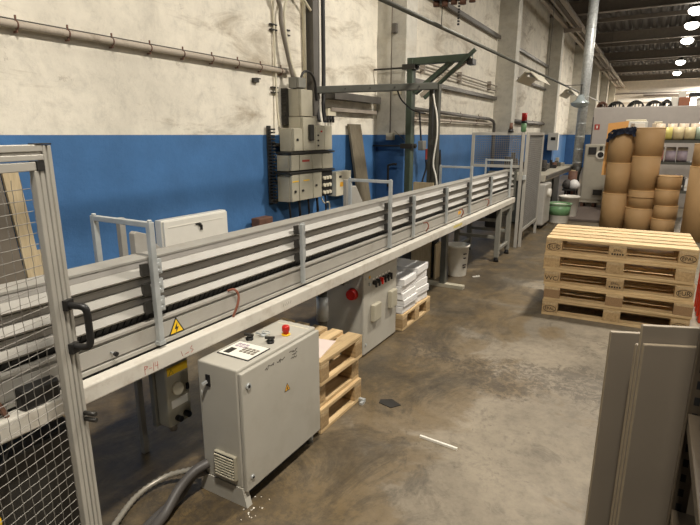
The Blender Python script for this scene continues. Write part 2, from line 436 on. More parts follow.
wall_pipe('far_wall_pipe', 'grey pipe along the wall between the second and third columns', (-3.12, 12.2, 1.93), (-3.12, 17.3, 1.93), .05, 'darkpipe', 1.4, conduit=False)
mb = MB().use('darkpipe').cyl((-3.15,12.2,2.95),(-3.15,17.3,2.95),.04,n=12)
tag(mb.build('upper_wall_pipe'), 'thick grey pipe high on the wall between second and third columns', 'pipe')
mb = MB().use('darkpipe').box(-3.19,-3.12,6.55,11.75,3.57,3.64)
tag(mb.build('high_cable_tray'), 'brown grey cable tray high on the wall between the first and second columns', 'cable tray')
mb = MB().use('darkpipe').box(-3.19,-3.12,12.15,17.35,3.57,3.64)
tag(mb.build('high_cable_tray'), 'brown grey cable tray high on the wall between the second and third columns', 'cable tray')

# wall marks: painted-over screw holes and hooks
for i, (y, z, lab) in enumerate(((4.03,2.585,'pair of small dark brackets high on the wall, above the thick pipe'),
                                 (4.23,2.57,'pair of small dark brackets beside the curving brown grey cable'),
                                 (4.02,2.035,'pair of small dark brackets on the wall just left of the tall electric box'))):
    mb = MB().use('dark'); mb.box(XW+.003,-3.17,y,y+.09,z,z+.012); mb.box(XW+.003,-3.17,y,y+.09,z-.045,z-.033)
    tag(mb.build('wall_bracket'), lab, 'bracket')
mb = MB().use('dark').box(XW+.003,-3.17,3.76,3.83,2.065,2.10); mb.box(XW+.003,-3.175,3.80,3.86,2.095,2.105)
tag(mb.build('wall_clip'), 'small dark blue clip alone on the pale wall under the thick pipe', 'clip')
mb = MB().use('dark').box(XW+.003,-3.17,5.38,5.41,2.1,2.16)
tag(mb.build('wall_hook'), 'tiny dark hook on the wall left of the first column', 'hook')

# ------------------------------------------------------------------ electric boxes on the wall
GRP = 'grey electric boxes on the wall'
def ebox(label, y0, y1, z0, z1, x1=-2.96, x0=-3.13, side=True, detail=None, key='cab_elec'):
    y0 += .05; y1 += .05
    t = thing('electric_box', label, 'electric box', ((x0+x1)/2, (y0+y1)/2, z0), 0, GRP)
    MB().use(key).box(x0, x1-.03, y0, y1, z0, z1).build('box_body', parent=t, bevel=.004)
    MB().use(key).box(x1-.028, x1, y0+.004, y1-.004, z0+.004, z1-.004).build('lid', parent=t, bevel=.005)
    if detail == 'lock':
        MB().use('black').cyl((x1,y0+.05,(z0+z1)/2),(x1+.012,y0+.05,(z0+z1)/2),.012,n=12).build('lock', parent=t)
    if detail == 'labels':
        MB().use('black').cyl((x1,y0+.05,z0+.1),(x1+.012,y0+.05,z0+.1),.012,n=12).build('lock', parent=t)
        MB().use('yellow').box(x1,x1+.002,(y0+y1)/2-.05,(y0+y1)/2+.05,z0+.19,z0+.2).build('label_strip', parent=t)
    if detail == 'handle':
        MB().use('dark').box(x1,x1+.03,(y0+y1)/2-.02,(y0+y1)/2+.045,z0+.1,z1-.07).build('rotary_handle', parent=t, bevel=.006)
    if detail == 'buttons':
        for dz in (.05,.1,.15): MB().use('dark').cyl((x1,y0+.04,z0+dz),(x1+.01,y0+.04,z0+dz),.009,n=10).build('button', parent=t)
        MB().use('red').cyl((x1,y0+.1,z1-.05),(x1+.01,y0+.1,z1-.05),.009,n=10).build('button', parent=t, label='red button')
    if detail == 'red':
        MB().use('redink').box(x1,x1+.002,y0+.04,y1-.05,z1-.075,z1-.055).build('label_strip', parent=t)
    return t
ebox('tall grey electric box at the top of the cluster', 4.17, 4.37, 1.78, 2.035, -2.99, -3.15)
ebox('small dark grey junction box on top of the tall electric box', 4.15, 4.28, 2.04, 2.14, -3.0, -3.12, key='cab_dark')
ebox('electric box at the left end of the upper row', 4.0, 4.145, 1.452, 1.67, detail='lock')
ebox('electric box with dark rotary handle in the middle of the upper row', 4.15, 4.362, 1.452, 1.775, detail='handle')
ebox('electric box with dark and red buttons in the upper row', 4.367, 4.525, 1.452, 1.69, detail='buttons')
ebox('electric box at the right end of the upper row', 4.53, 4.68, 1.452, 1.70)
ebox('electric box at the left end of the middle row', 3.945, 4.08, 1.268, 1.425)
ebox('electric box with a red label in the middle row', 4.085, 4.297, 1.268, 1.425, detail='red')
ebox('plain electric box third from left in the middle row', 4.302, 4.477, 1.268, 1.425)
ebox('electric box at the right end of the middle row', 4.482, 4.69, 1.262, 1.425)
ebox('electric box with yellow strip at the left end of the lower row', 3.945, 4.068, .975, 1.24, detail='labels')
ebox('electric box with yellow strip second from left in the lower row', 4.073, 4.305, .975, 1.24, detail='labels')
ebox('plain lower electric box beside the black fuse panel', 4.31, 4.472, .975, 1.24, detail='lock')
t = thing('fuse_panel', 'black fuse panel with three rows of white fuses at the lower row right end', 'fuse panel', (-3.0,4.58,.98))
MB().use('black').box(-3.13,-2.97,4.527,4.74,.98,1.24).build('panel_body', parent=t, bevel=.004)
for r in range(3):
    for c in range(3):
        y = 4.56+c*.056; z = 1.02+r*.075
        MB().use('ivory').cyl((-2.97,y,z),(-2.945,y,z),.019,n=12).build('fuse', parent=t)
mb = MB().use('dark'); mb.box(-3.13,-2.95,3.98,4.76,1.428,1.448); mb.box(-3.13,-2.95,3.96,4.76,1.243,1.260); mb.box(-3.17,-3.135,3.90,4.76,.97,1.0); [mb.box(-3.17,-3.11,3.925,3.96,.96+.03*q,.975+.03*q) for q in range(24)]; mb.box(-3.185,-3.165,3.92,3.965,.95,1.69); mb.box(-3.19,-3.135,4.0,4.7,1.5,1.53)
tag(mb.build('mounting_rack', bevel=.002), 'dark steel rack strips between the rows of electric boxes', 'rack')
t = thing('distribution_box', 'square ivory box with yellow label right of the electric box cluster', 'electric box', (-3.12,5.15,.92))
MB().use('ivory').box(-3.19,-3.08,5.0,5.33,.925,1.2).build('box_body', parent=t, bevel=.006)
MB().use('black').box(-3.08,-3.076,5.06,5.11,1.13,1.155).build('display', parent=t)
MB().use('amber').box(-3.08,-3.077,5.08,5.24,1.03,1.08).build('label_plate', parent=t)
mb = MB().use('dark').box(-3.19,-3.13,4.17,4.21,1.70,2.04)
for k in range(9): mb.box(-3.18,-3.135,4.155,4.17,1.72+k*.035,1.735+k*.035)
tag(mb.build('terminal_strip'), 'ribbed dark terminal strip left of the tall electric box', 'terminal strip')
t = thing('socket_block', 'small white socket block with three dark plugs right of the cables', 'socket', (-3.17,5.03,1.74))
MB().use('ivory').box(-3.19,-3.15,4.95,5.12,1.81,1.89).build('socket_body', parent=t, bevel=.004)
for k in range(3): MB().use('black').cyl((-3.17,4.975+k*.055,1.74),(-3.17,4.975+k*.055,1.81),.014,n=10).build('plug', parent=t)
# risers
for i, (y, w, key, lab) in enumerate(((4.655,.045,'darkpipe','widest grey cable duct rising to the ceiling behind the cables'),
                                     (4.755,.018,'cable','thick black cable rising beside the wide duct'),
                                     (4.80,.009,'white','thin white cable between the black risers'),
                                     (4.87,.022,'cable','rightmost thick black cable rising to the ceiling'))):
    mb = MB().use(key)
    if i == 0: mb.box(-3.19,-3.1,y-w,y+w,1.80,5.41)
    else: mb.tube(smooth_path([(-3.15,y,5.41),(-3.15,y,3.2),(-3.15,y,2.4),(-3.14,y-.02,2.1),(-3.12,y-.06,1.9),(-3.08,y-.09,1.74)],5), w, 8)
    tag(mb.build('cable_riser'), lab, 'cable', 'cables rising above the electric boxes')
mb = MB().use('ivory').cyl((-3.175,4.56,1.9),(-3.175,4.56,5.41),.018,n=10)
tag(mb.build('conduit_riser'), 'pale thin vertical conduit just left of the wide duct', 'conduit')
for i, (pts, key, r, lab) in enumerate((
    ([(-3.10,4.25,2.14),(-3.12,4.2,2.35),(-3.13,4.13,2.6),(-3.13,4.12,2.75),(-3.13,4.03,2.9),(-3.15,4.0,3.3),(-3.15,4.0,5.4)], 'cable_grey', .02, 'thicker brown grey cable curving up from the small junction box'),
    ([(-3.08,4.28,2.14),(-3.1,4.22,2.3),(-3.12,4.17,2.6),(-3.12,4.2,2.8),(-3.12,4.38,2.92),(-3.12,4.6,2.8)], 'ivory', .012, 'pale cable looping from junction box over to the wide duct'),
    ([(-3.05,4.30,2.12),(-3.05,4.36,2.2),(-3.05,4.48,2.2),(-3.08,4.6,2.12),(-3.09,4.64,1.95)], 'cable', .012, 'black cable looping from the junction box to the risers'),
    ([(-3.15,4.08,1.68),(-3.17,4.08,1.9),(-3.18,4.08,2.5),(-3.18,4.08,4),(-3.18,4.08,5.4)], 'ivory', .01, 'thin ivory conduit rising at the left of the cluster'))):
    tag(MB().use(key).tube(smooth_path(pts,6), r, 8).build('loose_cable'), lab, 'cable')
for i in range(5):
    y = 4.0+i*.16
    pts = [(-3.0,y,.98),(-3.0,y+.01,.88),(-3.03,y+.05,.8),(-3.1,y+.06,.6),(-3.14,y+.07,.2)]
    tag(MB().use('cable').tube(smooth_path(pts,5),.010+.003*(i%2),8).build('hanging_cable'),
        'black cable hanging from the underside of the lowest electric boxes', 'cable', 'black cables under the lowest electric boxes')
tag(MB().use('ivory').tube(smooth_path([(-3.0,4.55,.98),(-3.0,4.62,.9),(-3.05,4.8,.86),(-3.1,4.85,.5)],6),.008,6).build('white_cable'),
    'thin white cable under the fuse panel', 'cable')

# ------------------------------------------------------------------ leaning plank, wall cabinet
mb = MB().use('plank'); vs = [(-3.17,5.38,1.73),(-3.17,5.68,1.73),(-2.93,5.3,0.),(-2.93,5.0,0.)]
q = [mb.bm.verts.new(v) for v in ((-3.15,5.41,1.73),(-3.15,5.69,1.73),(-2.86,5.68,0),(-2.86,5.38,0))]
q2 = [mb.bm.verts.new((v.co.x-.028, v.co.y, v.co.z)) for v in q]
mb.bm.faces.new(q); mb.bm.faces.new(q2[::-1])
for k in range(4): mb.bm.faces.new((q[k], q2[k], q2[(k+1)%4], q[(k+1)%4]))
tag(mb.build('plank'), 'wide grey brown plank leaning on the blue wall beside the ivory box', 'plank')
t = thing('white_cabinet', 'white metal cabinet against the blue wall behind the conveyor', 'cabinet', (-3.05,2.92,0))
MB().use('white').box(-3.19,-3.12,2.57,3.26,0,.985).build('cabinet_body', parent=t, bevel=.006)
MB().use('white').box(-3.118,-3.1,2.58,3.25,.02,.975).build('door', parent=t, bevel=.004)
MB().use('white').box(-3.1,-3.097,2.62,3.21,.925,.93).build('pressed_line', parent=t)
mb = MB().use('black').cyl((-3.1,2.93,.91),(-3.085,2.93,.91),.012,n=10); mb.box(-3.1,-3.085,2.935,2.95,.865,.905); mb.box(-3.1,-3.09,2.89,2.93,.913,.925)
mb.build('door_catch', parent=t)
mb = MB().use('rust').box(-3.16,-3.06,3.62,3.82,.0,.86)
tag(mb.build('brown_post_stub', bevel=.01), 'rust brown box end just showing above the rail left of the electric boxes', 'box')

# ------------------------------------------------------------------ the long conveyor
Y0, Y1 = -.9, 7.45
cv = thing('conveyor', 'long grey chain conveyor with guard rails running down the hall', 'conveyor', (-1.8,3.2,0))
MB().use('white_beam').box(-1.655,-1.597,Y0,7.3,.70,.768).build('front_beam', parent=cv, bevel=.006, label='chipped white front beam')
MB().use('white_beam').box(-2.06,-2.0,Y0,7.3,.70,.768).build('rear_beam', parent=cv, bevel=.006)
# side panel with two grooves, as one extruded profile
prof = [(-1.69,.775),(-1.655,.775),(-1.655,.789),(-1.668,.791),(-1.668,.797),(-1.66,.799),(-1.66,.862),(-1.668,.865),(-1.668,.873),(-1.655,.876),(-1.655,.886),(-1.69,.886)]
MB().use('panel').prism(prof,'y',Y0,Y1).build('side_panel', parent=cv)
MB().use('dark').box(-1.70,-1.662,Y0,Y1,.757,.775).build('gap_shade_strip', parent=cv, label='dark strip standing in for gap shade and debris above the front beam')  # dark strip paints in the gap's shade and its debris line
MB().use('panel').box(-2.0,-1.965,Y0,Y1,.757,.895).build('rear_panel', parent=cv)
MB().use('dark').box(-1.965,-1.69,Y0,Y1,.78,.845).build('chain_bed', parent=cv)
# chain: slanted links
mb = MB().use('chain'); y = Y0+.05
while y < Y1-.05:
    mb.prism([(y,.85),(y+.024,.85),(y+.060,.909),(y+.036,.909)],'x',-1.955,-1.70); y += .030
mb.build('drive_chain', parent=cv, label='black oily link chain')
# three guard rails: each a hollow profile with a slot facing the aisle
def guard(z1, z0, xb):
    p = [(xb,z0),(-1.668,z0),(-1.664,z0+.007),(-1.688,z0+.033),(-1.692,z0+.034),(-1.692,z1-.009),(-1.689,z1-.008),(-1.689,z1),(xb,z1)]
    return p
for z1, z0, xb in ((1.137,1.070,-1.79),(1.060,.996,-1.775),(.984,.922,-1.775)):
    g = MB().use('alu').prism(guard(z1,z0,xb),'y',Y0,Y1).build('guard_rail', parent=cv)
    MB().use('alu_slot_lift').box(-1.6925,-1.6912,Y0,Y1,z0+.035,z1-.010).build('slot', parent=g)
for z1, z0 in ((1.04,.985),(.975,.92)):
    MB().use('alu').box(-1.965,-1.925,Y0,Y1,z0,z1).build('rear_guard_rail', parent=cv)
MB().use('dark').box(-1.96,-1.935,Y0,Y1,.88,.912).build('rear_wear_strip', parent=cv)
def clamp_bracket(y, z, parent):
    mb = MB().use('zinc'); mb.box(-1.668,-1.655,y+.012,y+.05,z-.03,z+.03); mb.box(-1.668,-1.640,y+.010,y+.014,z-.03,z+.03)
    mb.cyl((-1.655,y+.032,z+.012),(-1.648,y+.032,z+.012),.007,n=8); mb.cyl((-1.655,y+.032,z-.014),(-1.648,y+.032,z-.014),.007,n=8)
    mb.use('dark').box(-1.668,-1.655,y-.045,y-.012,z-.024,z+.024)
    mb.build('clamp_bracket', parent=parent)
def hoop(y, zt=1.285):
    h = MB().use('zinc'); h.box(-1.653,-1.630,y-.012,y+.012,.79,zt)
    h.box(-1.995,-1.973,y-.012,y+.012,.79,zt); h.box(-1.993,-1.632,y-.011,y+.011,zt-.021,zt)
    for x in (-1.642,-1.984): h.cyl((x,y,zt),(x,y,zt+.008),.009,n=8)
    h = h.build('hoop', parent=cv, bevel=.002, label='galvanised square tube hoop over the rails')
    for z in (1.10,1.02,.945): clamp_bracket(y, z, h)
    MB().use('zinc').box(-1.657,-1.628,y-.016,y+.016,.785,.80).build('foot_clip', parent=h)
for y in (1.30,3.42,5.37,7.12): hoop(y)
for y in (-.3,2.30,3.87,4.65,6.2):
    h = MB().use('zinc').box(-1.653,-1.632,y-.011,y+.011,.79,1.128).build('guard_post', parent=cv, bevel=.002)
    for z in (1.10,1.02,.945): clamp_bracket(y, z, h)
# chips of dirt lying in the gap above the beam: part of the beam's wear
# small bolts and hoses on the side panel
for y in (.3,1.09):
    mb = MB().use('zinc').cyl((-1.66,y,.825),(-1.635,y,.825),.004,n=8); mb.use('black').cyl((-1.635,y,.825),(-1.625,y,.825),.009,n=12)
    mb.build('adjuster_knob', parent=cv)
for i, y in enumerate((1.74,4.15,5.1,6.05)):
    z0 = .9 if i == 0 else .87
    q = 1. if i == 0 else .6
    pts = smooth_path([(-1.665,y-.02,z0-.005),(-1.64,y,z0),(-1.628,y+.012*q,z0-.03*q),(-1.625,y+.0,z0-.07*q),(-1.64,y-.02*q,z0-.13*q)],5)
    MB().use('copper').tube(pts,.006,8).build('air_hose', parent=cv)
MB().use('dark').box(-1.66,-1.655,1.0,1.12,.803,.855).build('type_plate', parent=cv) if False else None
# warning triangle
def triangle(parent, y, z, s, x, key='yellow', bolt=True):
    h = s*.866
    lb = MB().use('black').prism([(y-s/2,z),(y+s/2,z),(y,z+h)],'x',x,x+.001)
    k = .8; cz = z+h/3
    def sc(f): return [(y+(p[0]-y)*f, cz+(p[1]-cz)*f) for p in ((y-s/2,z),(y+s/2,z),(y,z+h))]
    lb.use(key).prism(sc(.78),'x',x,x+.0016)
    if bolt: lb.use('black').prism([(y+.004*s/.06,cz+.018*s/.06),(y-.008*s/.06,cz-.002*s/.06),(y-.001*s/.06,cz-.002*s/.06),(y-.004*s/.06,cz-.014*s/.06),(y+.008*s/.06,cz+.003*s/.06),(y+.001*s/.06,cz+.003*s/.06)],'x',x,x+.0022)
    return lb.build('warning_label', parent=parent)
triangle(cv, 1.40, .794, .084, -1.66)
MB().use('amber').box(-1.66,-1.6585,5.05,5.13,.82,.85).build('yellow_sticker', parent=cv)
MB().use('ytape').box(-1.597,-1.5955,4.74,5.0,.728,.752).build('yellow_tape_mark', parent=cv)
# marker scribbles on the beam
def scribble(parent, segs, x, key, r=.0011):
    mb = MB().use(key)
    for s_ in segs:
        pts = [(x, p[0], p[1]) for p in s_]; mb.tube(pts, r, 4)
    return mb.build('marker_writing', parent=parent)
scribble(cv, [[(1.18,.71),(1.18,.745)],[(1.18,.745),(1.195,.74),(1.18,.73)],[(1.2,.728),(1.212,.728)],[(1.22,.712),(1.222,.745)],[(1.23,.745),(1.228,.728),(1.243,.728)],[(1.24,.745),(1.24,.712)]], -1.597, 'redink')
scribble(cv, [[(1.36,.74),(1.368,.715)],[(1.38,.72),(1.40,.722)],[(1.42,.745),(1.41,.735),(1.425,.725),(1.412,.715)]], -1.597, 'redink')
scribble(cv, [[(2.05+.02*k,.73),(2.06+.02*k,.745)] for k in range(4)], -1.597, 'cable_grey')
# legs of the conveyor
def cleg(y, kind):
    if kind == 'tube':
        l = MB().use('greengrey').cyl((-1.83,y,.02),(-1.83,y,.70),.032,n=16).build('leg', parent=cv)
        MB().use('zinc').cyl((-1.83,y,.38),(-1.83,y,.55),.042,n=16).build('height_collar', parent=l)
    else:
        l = MB().use('greengrey').box(-1.865,-1.805,y-.035,y+.035,.04,.70).build('leg', parent=cv, bevel=.004)
    MB().use('cab_elec').box(-2.05,-1.60,y-.035,y+.035,.0,.042).build('foot_bar', parent=l, bevel=.004, label='pale grey foot bar')
    MB().use('greengrey').box(-2.0,-1.64,y-.03,y+.03,.66,.70).build('cross_head', parent=l)
    return l
cleg(.25,'box'); cleg(2.78,'tube'); cleg(5.18,'box')
for y in (.25,): pass
# welded trestle near the far end
tr = MB().use('cab_dark')
for y in (6.6,7.15):
    tr.box(-1.66,-1.6,y-.03,y+.03,.06,.70); tr.box(-2.2,-2.14,y-.03,y+.03,.06,.70); tr.box(-2.14,-1.66,y-.02,y+.02,.30,.34); tr.box(-2.14,-1.66,y-.02,y+.02,.52,.56)
for x in (-1.63,-2.17): tr.box(x-.02,x+.02,6.63,7.12,.14,.18); tr.box(x-.02,x+.02,6.63,7.12,.64,.70)
tre = tr.build('trestle', parent=cv, bevel=.004, label='pale grey welded trestle at the far end')
for x in (-1.63,-2.17):
    for y in (6.6,7.15): MB().use('black').cyl((x,y,0),(x,y,.06),.035,.02,n=12).build('rubber_foot', parent=tre)
# end drive unit behind the mesh fence
mb = MB().use('greengrey').box(-2.05,-1.66,7.46,7.58,.55,1.10).build('drive_unit', parent=cv, bevel=.01)
mb = MB().use('dark').box(-1.95,-1.72,7.1,7.4,.35,.66).build('gear_motor', parent=cv, bevel=.02)
# pale triangular plate and centre post behind the first hoop
t = thing('gusset_plate', 'pale triangular plate and thin post rising behind the first hoop', 'plate', (-2.12,1.58,0))
MB().use('panel').prism([(1.57,.85),(1.82,.85),(1.82,.94),(1.64,1.14),(1.585,1.16),(1.57,1.15)],'x',-2.14,-2.10).build('plate', parent=t, bevel=.003)
MB().use('alu').box(-2.13,-2.10,1.50,1.53,0,1.235).build('post', parent=t, bevel=.003)
MB().use('black').box(-2.10,-2.07,1.60,1.66,1.02,1.05).build('clip', parent=t)
MB().use('alu').box(-2.16,-2.08,1.48,1.84,.79,.85).build('base_plate', parent=t)
t = thing('gusset_plate', 'pale triangular plate rising behind the second hoop', 'plate', (-2.2,3.7,0))
MB().use('panel').prism([(3.62,.85),(3.92,.85),(3.92,.95),(3.72,1.20),(3.66,1.20),(3.62,1.14)],'x',-2.14,-2.10).build('plate', parent=t, bevel=.003)
MB().use('alu').box(-2.13,-2.10,3.56,3.595,0,1.26).build('post', parent=t, bevel=.003)
MB().use('alu').box(-2.16,-2.08,3.55,3.93,.79,.85).build('base_plate', parent=t)

# ------------------------------------------------------------------ mesh gate in the left foreground
ang = math.radians(16.3)
gate = thing('mesh_gate', 'aluminium framed wire mesh gate in the left foreground with black handle', 'safety gate', (-1.40,.81,0), ang)
# local axes: +y towards the free (post) edge; the gate runs to -y from the origin
def gl(mb): return mb
def gbuild(mb, name, parent, **k):
    return mb.build(name, parent=parent, world=False, **k)
GW = .98; GT = 1.585
def profile_bar(mb, x0,x1,y0,y1,z0,z1, along):
    mb.box(x0,x1,y0,y1,z0,z1)
fr = MB().use('alu_frame')
for a, b in ((-.028,-.018),(-.012,0.0)): fr.box(-.011,.011,a,b,.06,GT-.002)
fr.box(-.009,.007,-.018,-.012,.06,GT-.004)
for a, b in ((GT-.04,GT-.025),(GT-.018,GT)): fr.box(-.011,.011,-GW,-.029,a,b)
fr.box(-.009,.007,-GW,-.029,GT-.025,GT-.018)
fr.box(-.011,.011,-GW,-.029,.08,.12); fr.box(-.02,.02,-GW-.04,-GW,.0,GT)
fro = gbuild(fr,'outer_frame',gate, bevel=.002)
fr = MB().use('alu_frame')
for a,b in ((-.062,-.048),(-.044,-.031)): fr.box(-.009,.009,a,b,.13,GT-.066)
fr.box(-.008,.006,-.048,-.044,.13,GT-.066)
fr.box(-.009,.009,-GW,-.054,GT-.066,GT-.043); fr.box(-.009,.009,-GW,-.062,.13,.16)
fri = gbuild(fr,'inner_frame',gate,bevel=.002)
gbuild(MB().use('black').box(-.012,.012,-.054,-.030,GT-.066,GT-.042),'corner_block',gate)
gbuild(MB().use('black').box(-.012,.012,-.050,.001,GT-.001,GT+.003),'end_cap',gate)
gbuild(MB().use('black').box(-.03,.03,-.045,.005,.0,.06),'foot',gate)
wm = MB().use('wire'); pitch = .029; y = -GW+.01; i = 0
zs = [.16+k*.02 for k in range(int((GT-.08-.16)/.02)+1)]
while y < -.064:
    wm.tube([(.0012*(1 if k % 2 else -1)*(1 if i%2 else -1), y, z) for k, z in enumerate(zs)], .0011, 4); y += pitch; i += 1
z = .17; i = 0
while z < GT-.085:
    ys = [-GW+.005+k*.02 for k in range(int((GW-.07)/.02)+1)]
    wm.tube([(-.0012*(1 if (k//1) % 2 else -1)*(1 if i%2 else -1)*.6, yy, z) for k, yy in enumerate(ys)], .0011, 4); z += pitch; i += 1
gbuild(wm,'wire_mesh',gate)
hd = MB().use('black')
hd.tube(smooth_path([(.011,-.022,1.142),(.055,-.018,1.142),(.068,-.014,1.128),(.068,-.012,1.08),(.068,-.014,1.035),(.055,-.018,1.02),(.011,-.022,1.02)],5), .0105, 8)
hd.box(.010,.024,-.036,-.008,1.13,1.16); hd.box(.010,.024,-.036,-.008,1.0,1.03)
gbuild(hd,'handle',gate, label='black plastic grab handle')
gbuild(MB().use('dark').cyl((.010,-.01,.80),(.05,-.01,.80),.007,n=8).cyl((.010,-.01,.78),(.05,-.01,.78),.007,n=8),'latch_bolt',gate)

# things seen through the gate, under and on the conveyor
t = thing('pneumatic_unit', 'dark valve unit with pale knobs under the conveyor behind the gate', 'valve unit', (-1.72,.55,0))
MB().use('dark').box(-1.95,-1.68,.35,.95,.02,.6).build('unit_body', parent=t, bevel=.01)
for y,z,k in ((.62,.42,'yellow'),(.45,.3,'yellow'),(.72,.28,'white'),(.5,.16,'white'),(.55,.52,'ivory')):
    MB().use(k).lathe((-1.665,y,z),[(0,-.03),(.025,-.028),(.03,0),(.025,.02),(0,.03)],12).build('knob', parent=t)
MB().use('cable').tube(smooth_path([(-1.67,.5,.55),(-1.62,.55,.6),(-1.63,.6,.56),(-1.62,.66,.62),(-1.63,.7,.70)],6),.006,6).build('hose', parent=t)
t = thing('sensor_box', 'small black fitting with a red brown lever on the beam behind the gate', 'sensor', (-1.62,.72,.77))
MB().use('black').box(-1.65,-1.60,.74,.86,.768,.84).build('sensor_body', parent=t, bevel=.01)
MB().use('rust').obox((-1.625,.70,.768),(-1.62,.66,.88),.015,.012).build('lever', parent=t)

for y0, y1, zt, key, lab in ((1.30,1.535,1.44,'mdf','grey board leaning on the blue wall behind the gate, at the left edge'),(1.55,1.635,1.44,'ply','pale yellow board leaning on the blue wall behind the gate'),(1.645,1.72,.93,'ply','short pale yellow board low behind the gate')):
    mb = MB().use(key); q = [mb.bm.verts.new(v) for v in ((-3.16,y0,zt),(-3.16,y1,zt),(-3.06,y1+.07,0),(-3.06,y0+.07,0))]; q2 = [mb.bm.verts.new((v.co.x-.02,v.co.y,v.co.z)) for v in q]
    mb.bm.faces.new(q); mb.bm.faces.new(q2[::-1])
    for k in range(4): mb.bm.faces.new((q[k], q2[k], q2[(k+1)%4], q[(k+1)%4]))
    tag(mb.build('leaning_board'), lab, 'board')
# ------------------------------------------------------------------ small grey box with yellow label under the conveyor
t = thing('motor_starter_box', 'small grey box with yellow label hanging under the conveyor beam', 'control box', (-1.87,1.515,.22))
MB().use('cab_dark').box(-1.93,-1.902,1.44,1.60,.25,.70).build('back_plate', parent=t, bevel=.003)
MB().use('cab_elec').box(-1.90,-1.82,1.45,1.585,.262,.575).build('box_body', parent=t, bevel=.010)
MB().use('yellow').box(-1.82,-1.8185,1.458,1.578,.525,.565).build('yellow_label', parent=t)
triangle(t, 1.48, .53, .028, -1.8185, 'yellow', False)
MB().use('ivory').cyl((-1.82,1.505,.45),(-1.803,1.505,.45),.030,n=20).build('dial', parent=t)
MB().use('black').box(-1.82,-1.81,1.56,1.573,.42,.45).build('switch', parent=t)
MB().use('white').box(-1.82,-1.8185,1.47,1.565,.355,.395).build('paper_label', parent=t)
for y in (1.495,1.545): MB().use('black').cyl((-1.82,y,.30),(-1.79,y,.30),.014,n=14).build('connector', parent=t)
MB().use('cable_grey').cyl((-1.86,1.50,.22),(-1.86,1.50,.262),.018,n=12).build('cable_gland', parent=t)

# ------------------------------------------------------------------ control cabinet in front
cab = thing('control_cabinet', 'grey control cabinet with keypad and red button in the foreground', 'control cabinet', (-1.52,1.76,0))
cx0, cx1, cy0, cy1, cz = -1.625,-1.374,1.465,2.055,.655
MB().use('cabinet').box(cx0,cx1-.024,cy0,cy1,.09,cz).build('cabinet_body', parent=cab, bevel=.006)
MB().use('cabinet').box(cx1-.021,cx1,cy0+.002,cy1-.002,.075,cz-.012).build('door', parent=cab, bevel=.005)
door = [o for o in COL.objects if o.parent == cab and o.name.startswith('door')][0]
MB().use('zinc').cyl((cx1,1.505,.575),(cx1+.008,1.505,.575),.014,n=16).use('black').cyl((cx1+.008,1.505,.575),(cx1+.01,1.505,.575),.007,n=10).build('lock', parent=door)
MB().use('zinc').cyl((cx1,1.505,.135),(cx1+.006,1.505,.135),.011,n=16).use('black').cyl((cx1+.006,1.505,.135),(cx1+.008,1.505,.135),.006,n=10).build('lock', parent=door)
lb = MB().use('redink'); 
def tri_ring(y,z,s,x):
    P = [(y-s/2,z),(y+s/2,z),(y,z+s*.866)]
    m_ = MB().use('rust').tube([(x,)+P[0],(x,)+P[1],(x,)+P[2],(x,)+P[0]],.0013,4)
    m_.use('ink').tube([(x,y+.004,z+s*.6),(x,y-.004,z+s*.38),(x,y+.004,z+s*.38),(x,y-.002,z+s*.12)],.001,4); return m_
triangle(door, 1.775, .432, .044, cx1, 'amber')
random.seed(3)
def hand(y0, y1, z, slope, h, x):
    pts = []; k = 0; y = y0
    while y < y1:
        pts.append((x, y, z+slope*(y-y0)+h*random.uniform(-.6,.7))); y += random.uniform(.003,.007)
    return pts
mbw = MB().use('ink')
for a,b,z,h in ((1.62,1.69,.605,.016),(1.705,1.77,.602,.016),(1.80,1.865,.612,.012),(1.82,1.86,.597,.010),(1.81,1.86,.580,.010)):
    mbw.tube(hand(a,b,z,-.02,h,cx1+.0003),.0013,4)
mbw.build('marker_writing', parent=door)
MB().use('cabinet').prism([(cx0-.035,0),(cx1,0),(cx1-.025,.09),(cx0+.0,.09)],'y',cy0-.004,cy0+.03).build('plinth', parent=cab)
MB().use('dark').box(cx0+.03,cx1-.05,cy0+.03,cy1-.03,.01,.09).build('plinth_recess', parent=cab)
MB().use('zinc').cyl((cx1-.05,cy1-.03,0),(cx1-.05,cy1-.03,.09),.016,n=12).build('foot', parent=cab)
MB().use('zinc').cyl((cx0+.05,cy1-.03,0),(cx0+.05,cy1-.03,.09),.016,n=12).build('foot', parent=cab)
# vent grille on the end face
g = MB().use('cab_elec')  .box(-1.545,-1.42,cy0-.018,cy0,.125,.245)
g = g.build('vent_grille', parent=cab, bevel=.004)
for k in range(8):
    MB().use('ivory').box(-1.537,-1.428,cy0-.024,cy0-.017,.133+k*.0135,.139+k*.0135).build('louvre', parent=g)
    MB().use('hole').box(-1.537,-1.428,cy0-.0195,cy0-.0178,.139+k*.0135,.1455+k*.0135).build('louvre_gap', parent=g)
# main switch on end face
s_ = MB().use('black').box(-1.575,-1.55,cy0-.006,cy0,.545,.60).build('main_switch', parent=cab, bevel=.002)
MB().use('galv').obox((-1.563,cy0-.008,.57),(-1.575,cy0-.026,.56),.014,.010).build('key', parent=s_)
MB().use('galv').tube([(-1.575,cy0-.03,.535),(-1.577,cy0-.028,.515),(-1.58,cy0-.026,.50)],.002,5).build('key_ring', parent=s_)
